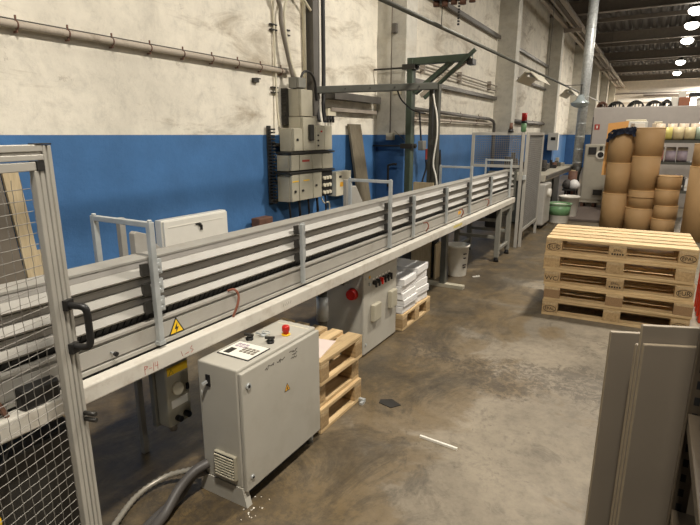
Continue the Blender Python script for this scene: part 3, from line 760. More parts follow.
# top: keypad, knobs, emergency stop
kp = MB().use('black').box(-1.60,-1.418,1.562,1.715,cz,cz+.004).build('keypad', parent=cab)
MB().use('white').box(-1.596,-1.422,1.566,1.711,cz+.004,cz+.0052).build('keypad_face', parent=kp)
MB().use('dark').box(-1.578,-1.545,1.578,1.635,cz+.0052,cz+.0062).build('display', parent=kp)
for r in range(4):
    for c in range(3):
        MB().use('cable_grey').box(-1.518+r*.022,-1.502+r*.022,1.615+c*.019-.0,1.628+c*.019,cz+.0052,cz+.0068).build('key', parent=kp)
for r in range(3):
    for c in range(2):
        MB().use('lroll').box(-1.578+r*.022,-1.562+r*.022,1.655+c*.022,1.670+c*.022,cz+.0052,cz+.0066).build('key', parent=kp)
for x,y,rot in ((-1.575,1.755,.2),(-1.465,1.775,.5)):
    k = MB().use('black').cyl((x,y,cz),(x,y,cz+.012),.018,n=16)
    k.use('dark').cyl((x,y,cz+.012),(x,y,cz+.024),.012,n=12); k.box(x-.026,x+.02,y-.006,y+.006,cz+.02,cz+.03,rot)
    k.build('selector_knob', parent=cab)
MB().use('zinc').cyl((-1.545,1.82,cz),(-1.545,1.82,cz+.012),.014,n=14).box(-1.58,-1.545,1.806,1.814,cz+.012,cz+.018).build('key_switch', parent=cab)
MB().use('zinc').tube([(-1.545+.022*math.cos(a*PI/6),1.82+.02+.014*math.sin(a*PI/6),cz+.015) for a in range(13)],.003,5).build('key_ring', parent=cab)
e = MB().use('yellow').cyl((-1.462,1.892,cz),(-1.462,1.892,cz+.006),.022,n=20).build('emergency_stop', parent=cab)
MB().use('red').lathe((-1.462,1.892,cz+.006),[(0,0),(.014,0),(.014,.012),(.019,.016),(.019,.036),(.016,.042),(0,.043)],20).build('red_button', parent=e)
MB().use('ivory').box(-1.60,-1.41,2.005,2.012,cz,cz+.001).build('yellowed_tape', parent=cab)
# hoses from the cabinet
mb = MB().use('hose').tube(smooth_path([(-1.60,1.462,.15),(-1.625,1.40,.135),(-1.64,1.32,.09),(-1.625,1.22,.036),(-1.60,1.10,.026),(-1.57,.95,.026),(-1.53,.7,.026)],8),.022,12)
tag(mb.build('cable_hose'), 'thick dark grey hose leaving the control cabinet towards the camera', 'hose')
mb = MB().use('hose').tube(smooth_path([(-1.615,1.462,.105),(-1.66,1.42,.085),(-1.665,1.34,.03),(-1.655,1.2,.022),(-1.63,1.05,.022),(-1.62,.8,.022)],8),.02,12)
tag(mb.build('cable_hose'), 'second dark grey hose, lying under the thicker one beside the control cabinet', 'hose')
pts = []
path = smooth_path([(-1.66,1.47,.10),(-1.72,1.45,.075),(-1.80,1.40,.05),(-1.84,1.32,.03),(-1.84,1.24,.02),(-1.81,1.16,.018),(-1.77,1.08,.018),(-1.72,.98,.018),(-1.66,.84,.018)],7)
mb = MB().use('conduit').tube(path,.0105,10,rib=1.4)
tag(mb.build('ribbed_conduit'), 'pale ribbed metal conduit curving on the floor beside the control cabinet', 'conduit')

# ------------------------------------------------------------------ second control cabinet
c2 = thing('control_cabinet', 'grey control box with red knob on its side under the conveyor', 'control cabinet', (-1.86,3.37,0))
a0,a1,b0,b1 = -2.02,-1.715,3.125,3.66
MB().use('cabinet').box(a0,a1-.002,b0,b1,.05,.675).build('cabinet_body', parent=c2, bevel=.005)
d2 = MB().use('cabinet').box(a1,a1+.022,b0-.012,b1+.012,.015,.682).build('door', parent=c2, bevel=.006)
e = MB().use('yellow').cyl((-1.785,b0,.48),(-1.785,b0-.006,.48),.04,n=20).build('switch_ring', parent=c2)
MB().use('red').cyl((-1.785,b0-.006,.48),(-1.785,b0-.045,.48),.045,.038,n=20).build('red_knob', parent=c2)
X = a1+.022
for i in range(6):
    y = 3.265+i*.052; z = .545
    MB().use('red' if i == 2 else 'black').cyl((X,y,z),(X+.02,y,z),.018,n=14).box(X+.018,X+.030,y-.007,y+.007,z-.034,z+.016).build('selector_switch', parent=d2)
    MB().use('white').box(X,X+.0012,y-.016,y+.016,z+.022,z+.034).build('switch_label', parent=d2)
MB().use('zinc').cyl((X,3.20,.545),(X+.01,3.20,.545),.012,n=14).build('indicator', parent=d2)
MB().use('amber').cyl((X,3.20,.60),(X+.004,3.20,.60),.012,n=14).build('indicator', parent=d2)
MB().use('cab_elec').box(X,X+.035,3.22,3.34,.25,.38).build('flange_cover', parent=d2, bevel=.006)
MB().use('cab_elec').box(X,X+.035,3.51,3.62,.27,.41).build('flange_cover', parent=d2, bevel=.006)
for z in (.09,.60): MB().use('zinc').cyl((X,3.15,z),(X+.005,3.15,z),.010,n=12).build('lock', parent=d2)
for y in (3.15,3.6):
    MB().use('dark').box(a0+.02,a1-.02,y-.02,y+.02,0,.05).build('foot', parent=c2)

# ------------------------------------------------------------------ pallets
def pallet(name, label, group, L=1.15, W=.8, nb=5, eur=True, marks=None, loc=(0,0,0), rz=0., dark=(), nblocks=3):
    """long side along local x, front long side at y=0"""
    t = thing(name, label, 'pallet', loc, rz, group)
    def B(nm, x0,x1,y0,y1,z0,z1,key):
        return MB().use(key).box(x0,x1,y0,y1,z0,z1).build(nm, parent=t, world=False, bevel=.003)
    bw = W*.165; gap = (W-nb*bw)/(nb-1)
    for i in range(nb):
        y = i*(bw+gap); w = bw if i in (0,2,4) else bw*.82; o = (bw-w)/2
        B('top_board', 0,L,y+o,y+o+w,.122,.144,'wood')
    bl = .135*L/1.15 if L > .8 else .1*L/1.2+.045
    xs = [0, L/2-bl/2, L-bl] if nblocks == 3 else [0, L-bl]
    for x in xs: B('cross_board', x,x+bl,0,W,.100,.122,'wood_y')
    for i, x in enumerate(xs):
        for j, y in enumerate((0,W/2-.05,W-.1)):
            B('block', x,x+bl,y,y+.1,.022,.100,'block_dark' if (i in dark) else 'block')
    for y in (0,W/2-.05,W-.1): B('bottom_board', 0,L,y,y+.1,0,.022,'wood')
    if marks:
        for i, (kind, x) in enumerate(zip(marks, xs)):
            c = (x+bl/2, -.001, .062)
            if kind in ('EUR','EPAL'):
                MB().use('ink').tube(ring_pts(c,.054,.030),.0024,4).build('stamp_oval', parent=t, world=False)
                text_part(kind, .05 if kind=='EUR' else .04, t, c, (PI/2,0,0), name='stamp')
            elif kind == 'LINES':
                text_part('EPAL', .03, t, (c[0],c[1],.078), (PI/2,0,0), name='stamp')
                text_part('FI-072-4', .024, t, (c[0],c[1],.046), (PI/2,0,0), name='stamp') if False else None
                mb = MB().use('ink')
                for q in range(5): mb.box(c[0]-.045+q*.02, c[0]-.032+q*.02, -.0016, 0, .04, .055)
                mb.build('stamp_mark', parent=t, world=False)
            elif kind: text_part(kind, .055, t, c, (PI/2,0,0), name='stamp')
    return t
PG = 'stack of wooden pallets on the right'
rows = [((-.735,4.79,0), .045, ('EPAL','', 'EPAL'), (), 'bottom pallet of the large stack, standing on the floor'),
        ((-.73,4.79,.144), .03, None, (0,1,2), 'second pallet from the bottom, with dark chip blocks'),
        ((-.74,4.79,.288), .04, ('VVC/','LINES','EUR'), (), 'middle pallet of the large stack, with black letters on its left block'),
        ((-.755,4.79,.432), .025, ('', '', ''), (), 'fourth pallet from the bottom, just under the top one'),
        ((-.75,4.795,.576), .035, ('EUR','LINES','EPAL'), (), 'top pallet of the large stack, pale boards showing')]
for loc, rz, mk, dk, lab in rows:
    pallet('pallet', lab, PG, loc=loc, rz=rz, marks=mk, dark=dk)
# small pallets beside the cabinet (end grain towards the aisle): long side along world y
SG = 'small pallets beside the control cabinet'
for k, (dx, lab) in enumerate(((0,'bottom small pallet of three beside the control cabinet'),(-.02,'middle small pallet of three beside the control cabinet'),(.005,'top small pallet of three with a pinkish sheet on it'))):
    pallet('small_pallet', lab, SG, L=.46, W=.60, nb=5, loc=(-1.41+dx,2.11,.144*k), rz=PI/2, nblocks=2)
tag(MB().use('pink').box(-1.66,-1.46,2.13,2.38,.4325,.436,.2).build('paper_sheet'), 'crumpled pinkish white sheet on the small pallets', 'paper')
tag(MB().use('zinc').box(-1.41,-1.37,2.535,2.555,0,.02).box(-1.385,-1.365,2.50,2.535,0,.015).build('metal_offcut'), 'small metal piece on the floor at the foot of the small pallets', 'metal piece')
pallet('small_pallet', 'small pallet under the white cartons', None, L=.62, W=.40, nb=4, loc=(-1.66,3.74,0), rz=PI/2, nblocks=3)
# cartons of paper
CG = 'white packs on the small pallet'
rank = ['bottom','second from the bottom','middle','second from the top','topmost']
random.seed(11)
for s, (y0, nm) in enumerate(((3.75,'nearer stack'),(4.04,'farther stack'))):
    for c, (x1, cn) in enumerate(((-1.67,'aisle side'),(-1.87,'wall side'))):
        for k in range(5 if not (s==1) else 5):
            h = (.060,.067)[s]; z = .144+k*h; j = random.uniform(-.016,.014); r = random.uniform(-.07,.07)
            mb = MB().use('paper').box(x1-.19+j,x1+j,y0+j,y0+.28+j,z+.006,z+h,r)
            mb.use('paper_edge').box(x1-.186+j,x1-.004+j,y0+.004+j,y0+.276+j,z,z+.006,r)
            if k%2: mb.use('paper_edge').box(x1-.19+j,x1+j+.0012,y0+j-.0012,y0+.28+j,z+h*.45,z+h*.5,r)
            tag(mb.build('paper_pack', bevel=.002), 'white pack, %s of the %s, %s' % (rank[k], nm, cn), 'pack', CG)

# ------------------------------------------------------------------ buckets
def bucket(name, label, c, r, h, key, band=None, handle=True):
    t = thing(name, label, 'bucket', c)
    MB().use(key).lathe(c,[(0,0),(r*.80,0),(r*.82,.01),(r*.98,h*.93),(r*1.05,h*.93),(r*1.05,h),(r*.98,h),(r*.80,.02),(0,.02)],28).build('bucket_body', parent=t)
    if band: MB().use(band).lathe(c,[(r*.90,h*.42),(r*.905,h*.42),(r*1.0,h*.93),(r*.99,h*.93)],28).build('coloured_band', parent=t)
    if handle:
        MB().use('zinc').tube([(c[0]+r*1.06*math.cos(a),c[1]+r*1.06*math.sin(a),c[2]+h*.9-abs(math.sin(a-1.2))*h*.15) for a in [1.2+PI*i/14 for i in range(15)]],.003,5).build('wire_handle', parent=t)
    return t
b = bucket('white_bucket','tall white bucket with black print under the conveyor',(-1.86,5.72,0),.13,.37,'bucket')
for z,w in ((.27,.05),(.22,.035),(.14,.06),(.11,.045)):
    a0_ = -.35
    MB().use('ink').box(-1.86+.108,-1.86+.114+z*.04,5.68-w*.5,5.68+w*.5,z,z+.012,-.2,Vector((-1.86,5.72,0))).build('print_line', parent=b)
tag(MB().use('white').obox((-1.66,5.70,.008),(-1.60,5.76,.008),.02,.012).build('plastic_scrap'), 'tiny white scrap on the floor beside the tall white bucket', 'scrap')
tag(MB().use('ply').prism([(5.40,.0),(5.64,.0),(5.64,.38),(5.54,.42),(5.40,.40)],'x',-2.03,-2.01).build('board_offcut'), 'pale board offcut leaning behind the conveyor leg and the white bucket', 'board')
g_ = thing('mixing_machine','dark machine parts under the conveyor behind the white bucket','machine',(-2.4,5.7,0))
MB().use('sludge').box(-2.55,-2.25,5.65,5.95,.0,.5).build('machine_body', parent=g_, bevel=.03)
MB().use('dark').cyl((-2.4,5.58,.25),(-2.4,5.65,.25),.12,n=20).build('pulley', parent=g_)
bucket('green_bucket','open green and white bucket on the floor beyond the fence',(-1.43,10.3,0),.20,.36,'bucket',band='bucket_green')
MBg = MB().use('bucket_green').lathe((-1.43,10.3,0),[(.19,.345),(.215,.345),(.215,.368),(.19,.368),(.19,.345)],28)
rg = [o for o in COL.objects if o.name.startswith('green_bucket')][0]; MBg.build('green_rim', parent=rg)
bucket('white_pail','white pail standing behind the green bucket',(-1.36,10.95,0),.19,.44,'bucket')
# white stick on the floor
tag(MB().use('white').obox((-.928,2.364,.006),(-.713,2.35,.006),.012,.012).build('white_stick'), 'thin white stick lying alone on the stained floor', 'stick')
random.seed(5)
for i in range(9):
    x, y = random.uniform(-1.45,-1.33), random.uniform(1.38,1.55)
mb = MB().use('white')
for i in range(16):
    x, y = -1.36+random.gauss(0,.03), 1.44+random.gauss(0,.05)
    mb.box(x,x+random.uniform(.002,.007),y,y+random.uniform(.002,.008),0,.002,random.random())
tag(mb.build('plaster_crumbs'), 'white crumbs on the floor at the cabinet corner', 'crumbs', kind='stuff')
tag(MB().use('dark').prism([(-1.30,2.62),(-1.24,2.66),(-1.16,2.62),(-1.20,2.56),(-1.29,2.58)],'z',0,.004).build('black_rag'), 'flat black rag on the floor near the small pallets', 'rag')

# ------------------------------------------------------------------ jib crane, posts
t = thing('jib_crane','dark green steel jib crane standing at the first column','jib crane',(-2.68,6.08,0))
MB().use('green').box(-2.71,-2.635,6.03,6.14,0.02,2.50).build('post', parent=t, bevel=.006)
MB().use('green').box(-2.70,-1.93,6.04,6.13,2.42,2.50).build('top_arm', parent=t, bevel=.004)
MB().use('green').obox((-2.62,6.085,2.10),(-2.14,6.085,2.45),.05,.07,(0,1,0)).build('brace', parent=t)
MB().use('oldpipe').obox((-2.52,6.04,2.06),(-1.93,6.04,2.46),.05,.035,(0,1,0)).build('brace', parent=t, label='pale flat brace')
MB().use('green').obox((-2.46,6.0,2.03),(-1.87,6.0,2.53),.04,.03,(0,1,0)).build('brace', parent=t)
MB().use('dark').box(-1.97,-1.90,6.02,6.15,2.38,2.44).build('end_stop', parent=t)
for z in (1.47,2.40):
    mb = MB().use('dark'); mb.cyl((-3.19,6.10,z),(-2.58,6.10,z),.011,n=10); mb.box(-2.77,-2.61,6.02,6.16,z-.03,z+.03); mb.cyl((-2.61,6.10,z),(-2.59,6.10,z),.025,n=6)
    mb.build('clamp_rod', parent=t)
MB().use('dark').box(-2.85,-2.55,5.95,6.19,0,.02).build('base_plate', parent=t)
t = thing('overhead_beam','grey green box beam from the wall boxes to the dark post','beam',(-2.5,4.7,2.0))
MB().use('greengrey').obox((-3.14,4.66,2.055),(-2.08,5.40,2.105),.08,.07).build('box_beam', parent=t, bevel=.006)
for f in (.25,.45,.65,.85): MB().use('dark').cyl((-3.14+1.06*f+.022,4.66+.74*f-.032,2.055+.05*f),(-3.14+1.06*f+.030,4.66+.74*f-.042,2.055+.05*f),.008,n=8).build('bolt', parent=t)
t = thing('dark_post','worn dark post carrying the grey green beam behind the conveyor','post',(-2.14,5.49,0))
MB().use('green_post').box(-2.175,-2.135,5.44,5.52,0,2.13).build('post_left', parent=t, bevel=.006)
MB().use('green_post').box(-2.115,-2.065,5.44,5.52,0,2.13).build('post_right', parent=t, bevel=.006)
for z in (.5,1.0,1.5,1.95): MB().use('greengrey').box(-2.135,-2.115,5.45,5.51,z,z+.05).build('spacer', parent=t)
tag(MB().use('white').tube(smooth_path([(-2.12,5.42,2.03),(-2.10,5.42,1.93),(-2.07,5.42,1.8),(-2.06,5.42,1.6),(-2.085,5.42,1.4),(-2.09,5.42,1.28),(-2.06,5.42,1.18),(-2.04,5.42,1.05),(-2.06,5.42,.8)],6),.009,8).build('white_hose'),
    'white hose hanging down the worn dark post', 'hose')
tag(MB().use('cable').tube(smooth_path([(-2.42,5.16,2.06),(-2.40,5.2,1.98),(-2.36,5.25,1.92),(-2.30,5.32,1.86),(-2.2,5.42,1.83)],6),.008,6).build('black_cable'),
    'short black cable drooping under the grey green beam', 'cable')
t = thing('cable_socket','pendant grey and red socket hanging on a black cable before the blue wall','socket',(-2.7,7.4,1.0))
MB().use('cable').tube(smooth_path([(-3.1,7.4,1.93),(-3.08,7.4,1.7),(-3.06,7.4,1.5)],5),.014,8).build('cable', parent=t)
MB().use('cab_dark').box(-3.08,-3.0,7.32,7.46,1.38,1.52).build('socket_body', parent=t, bevel=.01)
MB().use('redink').box(-3.0,-2.97,7.42,7.50,1.24,1.40).build('red_plug', parent=t, bevel=.01)
MB().use('cable').tube(smooth_path([(-3.0,7.46,1.24),(-3.0,7.48,1.1),(-3.03,7.42,.9),(-3.05,7.4,.5)],5),.014,8).build('cable', parent=t)
t = thing('junction_box','small ivory junction box with a thin conduit on the first column','junction box',(-3.0,6.17,1.5))
MB().use('ivory').box(-3.03,-2.93,6.14,6.198,1.54,1.63).build('box_body', parent=t, bevel=.004)
MB().use('cable_grey').cyl((-2.99,6.18,1.63),(-2.99,6.18,4.97),.008,n=8).build('conduit', parent=t)
MB().use('cable_grey').tube([(-2.93,6.18,1.66),(-2.83,6.17,1.58),(-2.76,6.17,1.52)],.004,5).build('thin_wire', parent=t)
tag(MB().use('ivory').box(-2.96,-2.84,6.17,6.198,2.1,2.21).build('switch_plate', bevel=.003), 'small pale switch plate on the first column above the junction box', 'switch')
tag(MB().use('darkpipe').box(-2.98,-2.92,6.15,6.198,2.82,2.93).build('lamp_base', bevel=.004), 'small dark fitting high on the first column', 'fitting')
tag(MB().use('black').prism([(6.35,.0),(6.55,.0),(6.50,1.28),(6.47,1.42)],'x',-2.42,-2.40).build('thin_dark_plate'), 'narrow dark pointed board leaning beside the worn dark post', 'board')
tag(MB().use('ply').box(-2.32,-2.08,5.42,5.46,0,1.09).build('plywood_piece'), 'pale plywood piece standing between the green and dark posts', 'board')
mb = MB().use('dark').tube(smooth_path([(-2.97,6.1,.95),(-2.97,6.1,1.18),(-2.97,6.1,1.22),(-2.9,6.1,1.24),(-2.85,6.1,1.24)],5),.015,8)
tag(mb.build('bent_rod'), 'dark bent rod at the foot of the first column behind the second hoop', 'rod')

# overhead green pipe with hung reflector lamps
p0 = Vector((-1.88,1.0,2.556)); p1 = Vector((-1.88,30.,2.78))
t = thing('overhead_pipe','long dark green pipe hung high above the conveyor','pipe',p0)
MB().use('greengrey').cyl(p0,p1,.018,n=12).build('pipe_run', parent=t)
for y in (1.5,4.95,10.5,16.5,22.5):
    z = 2.556+(y-1)*.0077
    MB().use('dark').cyl((-1.88,y,z),(-1.88,y,5.36),.004,n=6).build('hanger_chain', parent=t)
def trough(y, label, w=.17, L=.9):
    z = 2.556+(y-1)*.0077-.02
    t = thing('reflector_lamp', label, 'lamp', (-1.88,y,z-.2), 0, 'reflector lamps under the green pipe')
    mb = MB().use('ivory'); pr_ = [(-1.88-w,z-.17),(-1.88-.05,z-.03),(-1.88+.05,z-.03),(-1.88+w,z-.17),(-1.88+w-.01,z-.17),(-1.88+.04,z-.045),(-1.88-.04,z-.045),(-1.88-w+.01,z-.17)]
    mb.prism(pr_,'y',y-L/2,y+L/2); mb.build('reflector', parent=t)
    for s in (-1,1): MB().use('dark').cyl((-1.88,y+s*L*.35,z-.03),(-1.88,y+s*L*.35,z+.02),.006,n=6).build('hook', parent=t)
    MB().use('white').cyl((-1.88,y-L*.45,z-.09),(-1.88,y+L*.45,z-.09),.018,n=10).build('tube', parent=t)
trough(9.3,'nearer reflector lamp hanging under the green pipe',.18,1.0); trough(13.6,'farther reflector lamp hanging under the green pipe, nearer the duct',.18,1.1)
t = thing('chain_hoist','dark rusty chain hoist hanging at the top above the first column','hoist',(-1.75,4.9,2.9))
MB().use('dark').box(-1.95,-1.55,4.82,5.0,2.80,2.90).build('hoist_body', parent=t, bevel=.02)
for k in range(5): MB().use('rust').cyl((-1.92+k*.085,4.9,2.76-.01*(k%2)),(-1.92+k*.085,4.9,2.80),.03,n=10).build('roller', parent=t)
MB().use('dark').cyl((-1.70,4.9,2.90),(-1.70,4.9,5.36),.01,n=6).build('hanger_rod', parent=t)
mb = MB().use('dark')
for k in range(9): mb.box(-1.71,-1.69,4.896,4.904,2.58+k*.025,2.596+k*.025,.8*(k%2))
mb.build('chain', parent=t)

# ------------------------------------------------------------------ fences at the far end
def fence(name, label, a, b, z0, z1, pitch=.03, posts=True, rail_z=None, group=None):
    a = Vector(a); b = Vector(b); d = (b-a); L = d.length; d.normalize()
    t = thing(name, label, 'fence', (a.x,a.y,0), 0, group)
    for p in (a, b): MB().use('alu_frame').box(p.x-.02,p.x+.02,p.y-.02,p.y+.02,0,z1).build('post', parent=t, bevel=.003)
    for z in (z0, z1-.04): MB().use('alu_frame').obox(a+d*.03+Vector((0,0,z+.02)), b-d*.03+Vector((0,0,z+.02)), .035,.04).build('frame_rail', parent=t)
    wm = MB().use('wire'); s = .05
    while s < L-.03:
        p = a+d*s; wm.tube([(p.x,p.y,z0+.03),(p.x,p.y,z1-.03)],.0026,4); s += pitch
    z = z0+.06
    while z < z1-.04:
        p = a+d*.03; q = b-d*.03; wm.tube([(p.x,p.y,z),(q.x,q.y,z)],.0026,4); z += pitch
    wm.build('wire_mesh', parent=t); return t
fence('mesh_fence','wire mesh fence across the far end of the conveyor',(-2.33,7.62,0),(-1.62,7.62,0),1.15,1.64)
fence('mesh_fence','wire mesh fence running away beside the machine beyond the conveyor',(-1.575,7.70,0),(-1.60,8.95,0),.22,1.64)
tag(MB().use('galv').box(-1.60,-1.55,7.64,7.68,.98,1.05).build('fence_latch', bevel=.01), 'small steel latch on the corner post of the far fence', 'latch')
t = thing('beacon','small amber and black beacon on the far fence corner','beacon',(-1.75,7.72,1.64))
MB().use('black').cyl((-1.80,7.62,1.64),(-1.80,7.62,1.68),.04,n=14).build('beacon_base', parent=t)
MB().use('rust').cyl((-1.80,7.62,1.68),(-1.80,7.62,1.77),.028,.02,n=14).build('lens', parent=t)
t = thing('signal_tower','signal tower with red and green lights above the far fence','signal light',(-2.2,10.3,0))
MB().use('dark').cyl((-2.2,10.3,.96),(-2.2,10.3,1.66),.03,n=10).build('pole', parent=t)
MB().use('bucket_green').cyl((-2.2,10.3,1.66),(-2.2,10.3,1.82),.05,n=16).build('green_light', parent=t, label='dark green light')
MB().use('black').cyl((-2.2,10.3,1.82),(-2.2,10.3,1.86),.055,n=16).build('divider', parent=t)
MB().use('red').cyl((-2.2,10.3,1.86),(-2.2,10.3,2.0),.05,n=16).build('red_light', parent=t)
tag(MB().use('cab_dark').box(-2.27,-2.13,10.23,10.37,.921,.96).build('tower_base', bevel=.01), 'grey base block under the signal tower', 'base')

# ------------------------------------------------------------------ machine line beyond the fence
t = thing('machine_table','long machine with a cluttered table beyond the fence','machine',(-1.9,11.4,0))
MB().use('cab_far').box(-2.5,-1.62,9.6,13.4,.80,.92).build('table_top', parent=t, bevel=.01)
MB().use('greengrey').box(-2.45,-1.72,9.7,11.0,.02,.80).build('base_housing', parent=t, bevel=.02)
MB().use('greengrey').box(-2.3,-1.9,12.4,13.2,.0,.80).build('base_housing', parent=t, bevel=.02)
MB().use('panel').box(-1.72,-1.55,9.35,9.95,.06,.78).build('side_cover', parent=t, bevel=.03)
MB().use('darkpipe').box(-1.66,-1.60,9.7,13.4,.84,.90).build('guide_rail', parent=t)
for y in (9.5,10.2): MB().use('dark').cyl((-1.66,y,.02),(-1.66,y,.09),.05,n=12).build('foot', parent=t)
MB().use('white').cyl((-1.56,9.62,.62),(-1.50,9.62,.62),.07,n=18).build('handwheel', parent=t)
random.seed(21)
clk = ['dark','white','rust','sludge','ivory','greengrey','darkpipe','blue_cloth','cab_far','black']
names = {'dark':'dark','white':'white','orange_red':'orange','sludge':'blackish','ivory':'ivory','greengrey':'green grey','rust':'rust brown','blue_cloth':'dark blue','cab_far':'warm grey','black':'black','darkpipe':'dark grey'}
k = 0
for row in range(2):
    for i in range(9):
        x = -2.3+.42*row+random.uniform(-.06,.06); y = 9.8+i*.38+random.uniform(-.05,.05); c = clk[(i*3+row*4)%10]; h = random.uniform(.08,.20 if row else .42); w = random.uniform(.09,.17)
        mb = MB().use(c)
        if i % 3 == 0: mb.cyl((x,y,.92),(x,y,.92+h),w*.55,w*.4,n=14)
        elif i % 3 == 1: mb.box(x-w/2,x+w/2,y-w*.7,y+w*.7,.92,.92+h*.7,random.uniform(-.4,.4)); mb.box(x-w/4,x+w/4,y-w*.3,y+w*.3,.92+h*.7,.92+h,.3)
        else: mb.box(x-w,x+w,y-w*.4,y+w*.4,.92,.92+h*.4,random.uniform(-.5,.5)); mb.cyl((x,y,.92+h*.4),(x,y,.92+h),w*.25,n=10)
        ord_ = ['first','second','third','fourth','fifth','sixth','seventh','eighth','ninth'][i]
        tag(mb.build('machine_fitting', bevel=.005), '%s fitting on the machine table, %s from the near end of the %s row' % (names[c], ord_, 'aisle' if row else 'wall'), 'fitting', 'fittings on the machine table')
for i, (x,y,z,s,c,lab) in enumerate(((-1.40,11.78,.78,.12,'paper','crumpled white sheet draped at the machine table end'),(-1.53,11.78,.70,.11,'sludge','dark bundle of rags hanging from the machine table end'))):
    mb = MB().use(c); mb.lathe((x,y,.50),[(0,0),(s*.8,.01),(s,.06),(s*.9,.12),(s*.5,.18),(0,.20)],7)
    o = tag(mb.build('rag_bundle'), lab, 'rags')
mb = MB().use('dark')
for k in range(3): mb.cyl((-1.56+k*.09,11.8,0),(-1.56+k*.09,11.8,.52),.02,n=8)
mb.box(-1.60,-1.34,11.6,11.95,.47,.50)
tag(mb.build('stool'), 'dark stool carrying the rags beside the machine table', 'stool')
t = thing('brown_sacks','brown upright roll standing beside the galvanised duct','roll',(-1.52,12.2,0))
MB().use('rust').cyl((-1.50,12.25,0),(-1.50,12.25,.84),.10,.09,n=16).build('roll_body', parent=t)
MB().use('ply').cyl((-1.50,12.25,.84),(-1.50,12.25,.86),.05,n=12).build('core', parent=t)
t = thing('wall_cabinet','white box with a dark display on the third column','electric box',(-2.75,17.1,1.1))
MB().use('white').box(-2.9,-2.60,17.05,17.22,1.14,1.66).build('box_body', parent=t, bevel=.01)
MB().use('black').box(-2.81,-2.68,17.035,17.05,1.44,1.53).build('display', parent=t)
MB().use('dark').box(-2.88,-2.65,17.22,17.39,1.2,1.6).build('mount', parent=t)
t = thing('air_duct','galvanised spiral duct rising to the ceiling beyond the machine table','duct',(-1.50,12.8,0))
MB().use('galv').cyl((-1.50,12.8,.9),(-1.50,12.8,5.33),.10,n=28).build('duct_pipe', parent=t)
z = 1.0
while z < 5.3:
    MB().use('zinc').cyl((-1.50,12.8,z),(-1.50,12.8,z+.012),.104,n=28).build('seam', parent=t); z += .28
MB().use('dark').lathe((-1.50,12.8,.0),[(0,0),(.075,0),(.075,.7),(.115,.9),(0,.9)],20).build('duct_foot', parent=t)
t = thing('dome_lamp','round glass dome lamp hanging before the galvanised duct','lamp',(-1.5,12.45,2.1))
MB().use('glass').lathe((-1.52,12.4,2.16),[(0,0),(.10,.015),(.165,.05),(.18,.09),(.19,.095),(.19,.105),(.10,.16),(.05,.27),(0,.27)],24).build('dome', parent=t)
MB().use('dark').cyl((-1.52,12.4,2.43),(-1.52,12.4,2.64),.01,n=6).build('stem', parent=t)
MB().use('dark').cyl((-1.88,12.4,2.63),(-1.50,12.4,2.63),.008,n=6).build('arm', parent=t)
# grey cabinet on a pallet-like base
t = thing('machine_cabinet','tall warm grey cabinet with round gauge beside the cardboard drums','cabinet',(-1.07,12.9,0))
MB().use('cab_far').box(-1.36,-.80,12.7,13.2,.17,1.40).build('cabinet_body', parent=t, bevel=.01)
MB().use('cab_far').box(-1.34,-.82,12.68,12.70,.2,1.38).build('door', parent=t, bevel=.004)
MB().use('black').box(-1.28,-1.12,12.665,12.68,1.18,1.34).build('display_panel', parent=t)
MB().use('white').cyl((-1.03,12.68,1.18),(-1.03,12.66,1.18),.095,n=24).build('gauge', parent=t)
MB().use('black').cyl((-1.03,12.66,1.18),(-1.03,12.652,1.18),.06,n=20).build('gauge_hub', parent=t)
MB().use('dark').box(-1.06,-1.0,12.66,12.68,1.26,1.36).build('gauge_bracket', parent=t)
MB().use('dark').box(-1.10,-.92,12.665,12.68,.30,.42).build('vent_plate', parent=t)
for x in (-1.34,-1.1,-.86): MB().use('rust').box(x,x+.06,12.7,13.2,.0,.17).build('base_skid', parent=t)
MB().use('cab_far').box(-1.38,-.78,12.66,13.2,.13,.17).build('base_board', parent=t)
tag(MB().use('far_line').box(-1.35,-.62,10.6,12.55,.0,.05).build('floor_mat', bevel=.01), 'flat grey board on the floor before the tall warm grey cabinet', 'board')
# big grey housing
t = thing('machine_housing','very wide grey machine housing behind the cardboard drums','machine',(-.35,14.2,0))
MB().use('grey_mach').box(-1.37,.75,13.7,15.4,.0,2.22).build('housing_body', parent=t, bevel=.02)
MB().use('redink').box(-1.31,-1.20,13.69,13.70,1.72,1.84).use('white').box(-1.27,-1.24,13.686,13.69,1.75,1.81).build('red_label', parent=t)
MB().use('dark').box(-1.36,-1.345,13.69,13.7,.3,2.0).build('door_gap', parent=t)
random.seed(4)
items = [(-1.62+.0,'rust','brown arched bundle at the left end of the wide grey housing top',.22),(-.92,'dark','dark arched frame second from the left on the housing',.34),(-.52,'dark','dark arched frame right of the second one on the housing',.34),(-.16,'sludge','tangled dark frame at the middle of the housing top',.32),(.08,'sludge','tangled dark frame just left of the white board',.22)]
for x, c, lab, w in items:
    if x < -1.4: x = -1.22
    mb = MB().use(c)
    for k in range(4):
        mb.tube(smooth_path([(x-w/2+.02*k,13.9+k*.12,2.22),(x-w/3+.02*k,13.9+k*.12,2.31),(x,13.9+k*.12,2.345+.02*random.random()),(x+w/3,13.9+k*.12,2.31),(x+w/2-.02*k,13.9+k*.12,2.22)],5),.016,6)
    mb.box(x-w*.3,x+w*.3,13.9,14.3,2.30,2.335)
    for q in range(3): mb.box(x-w*.3+q*w*.22,x-w*.24+q*w*.22,13.95,14.2,2.22,2.30)
    tag(mb.build('wire_rack'), lab, 'rack', 'frames on top of the grey housing')
tag(MB().use('white').box(.16,.30,14.1,14.4,2.22,2.42).build('white_carton', bevel=.005), 'white carton on the grey housing, left of the brown one', 'box')
tag(MB().use('brownbox').box(.31,.52,13.95,14.3,2.22,2.41).build('brown_carton', bevel=.005), 'brown carton on the right part of the grey housing', 'box')
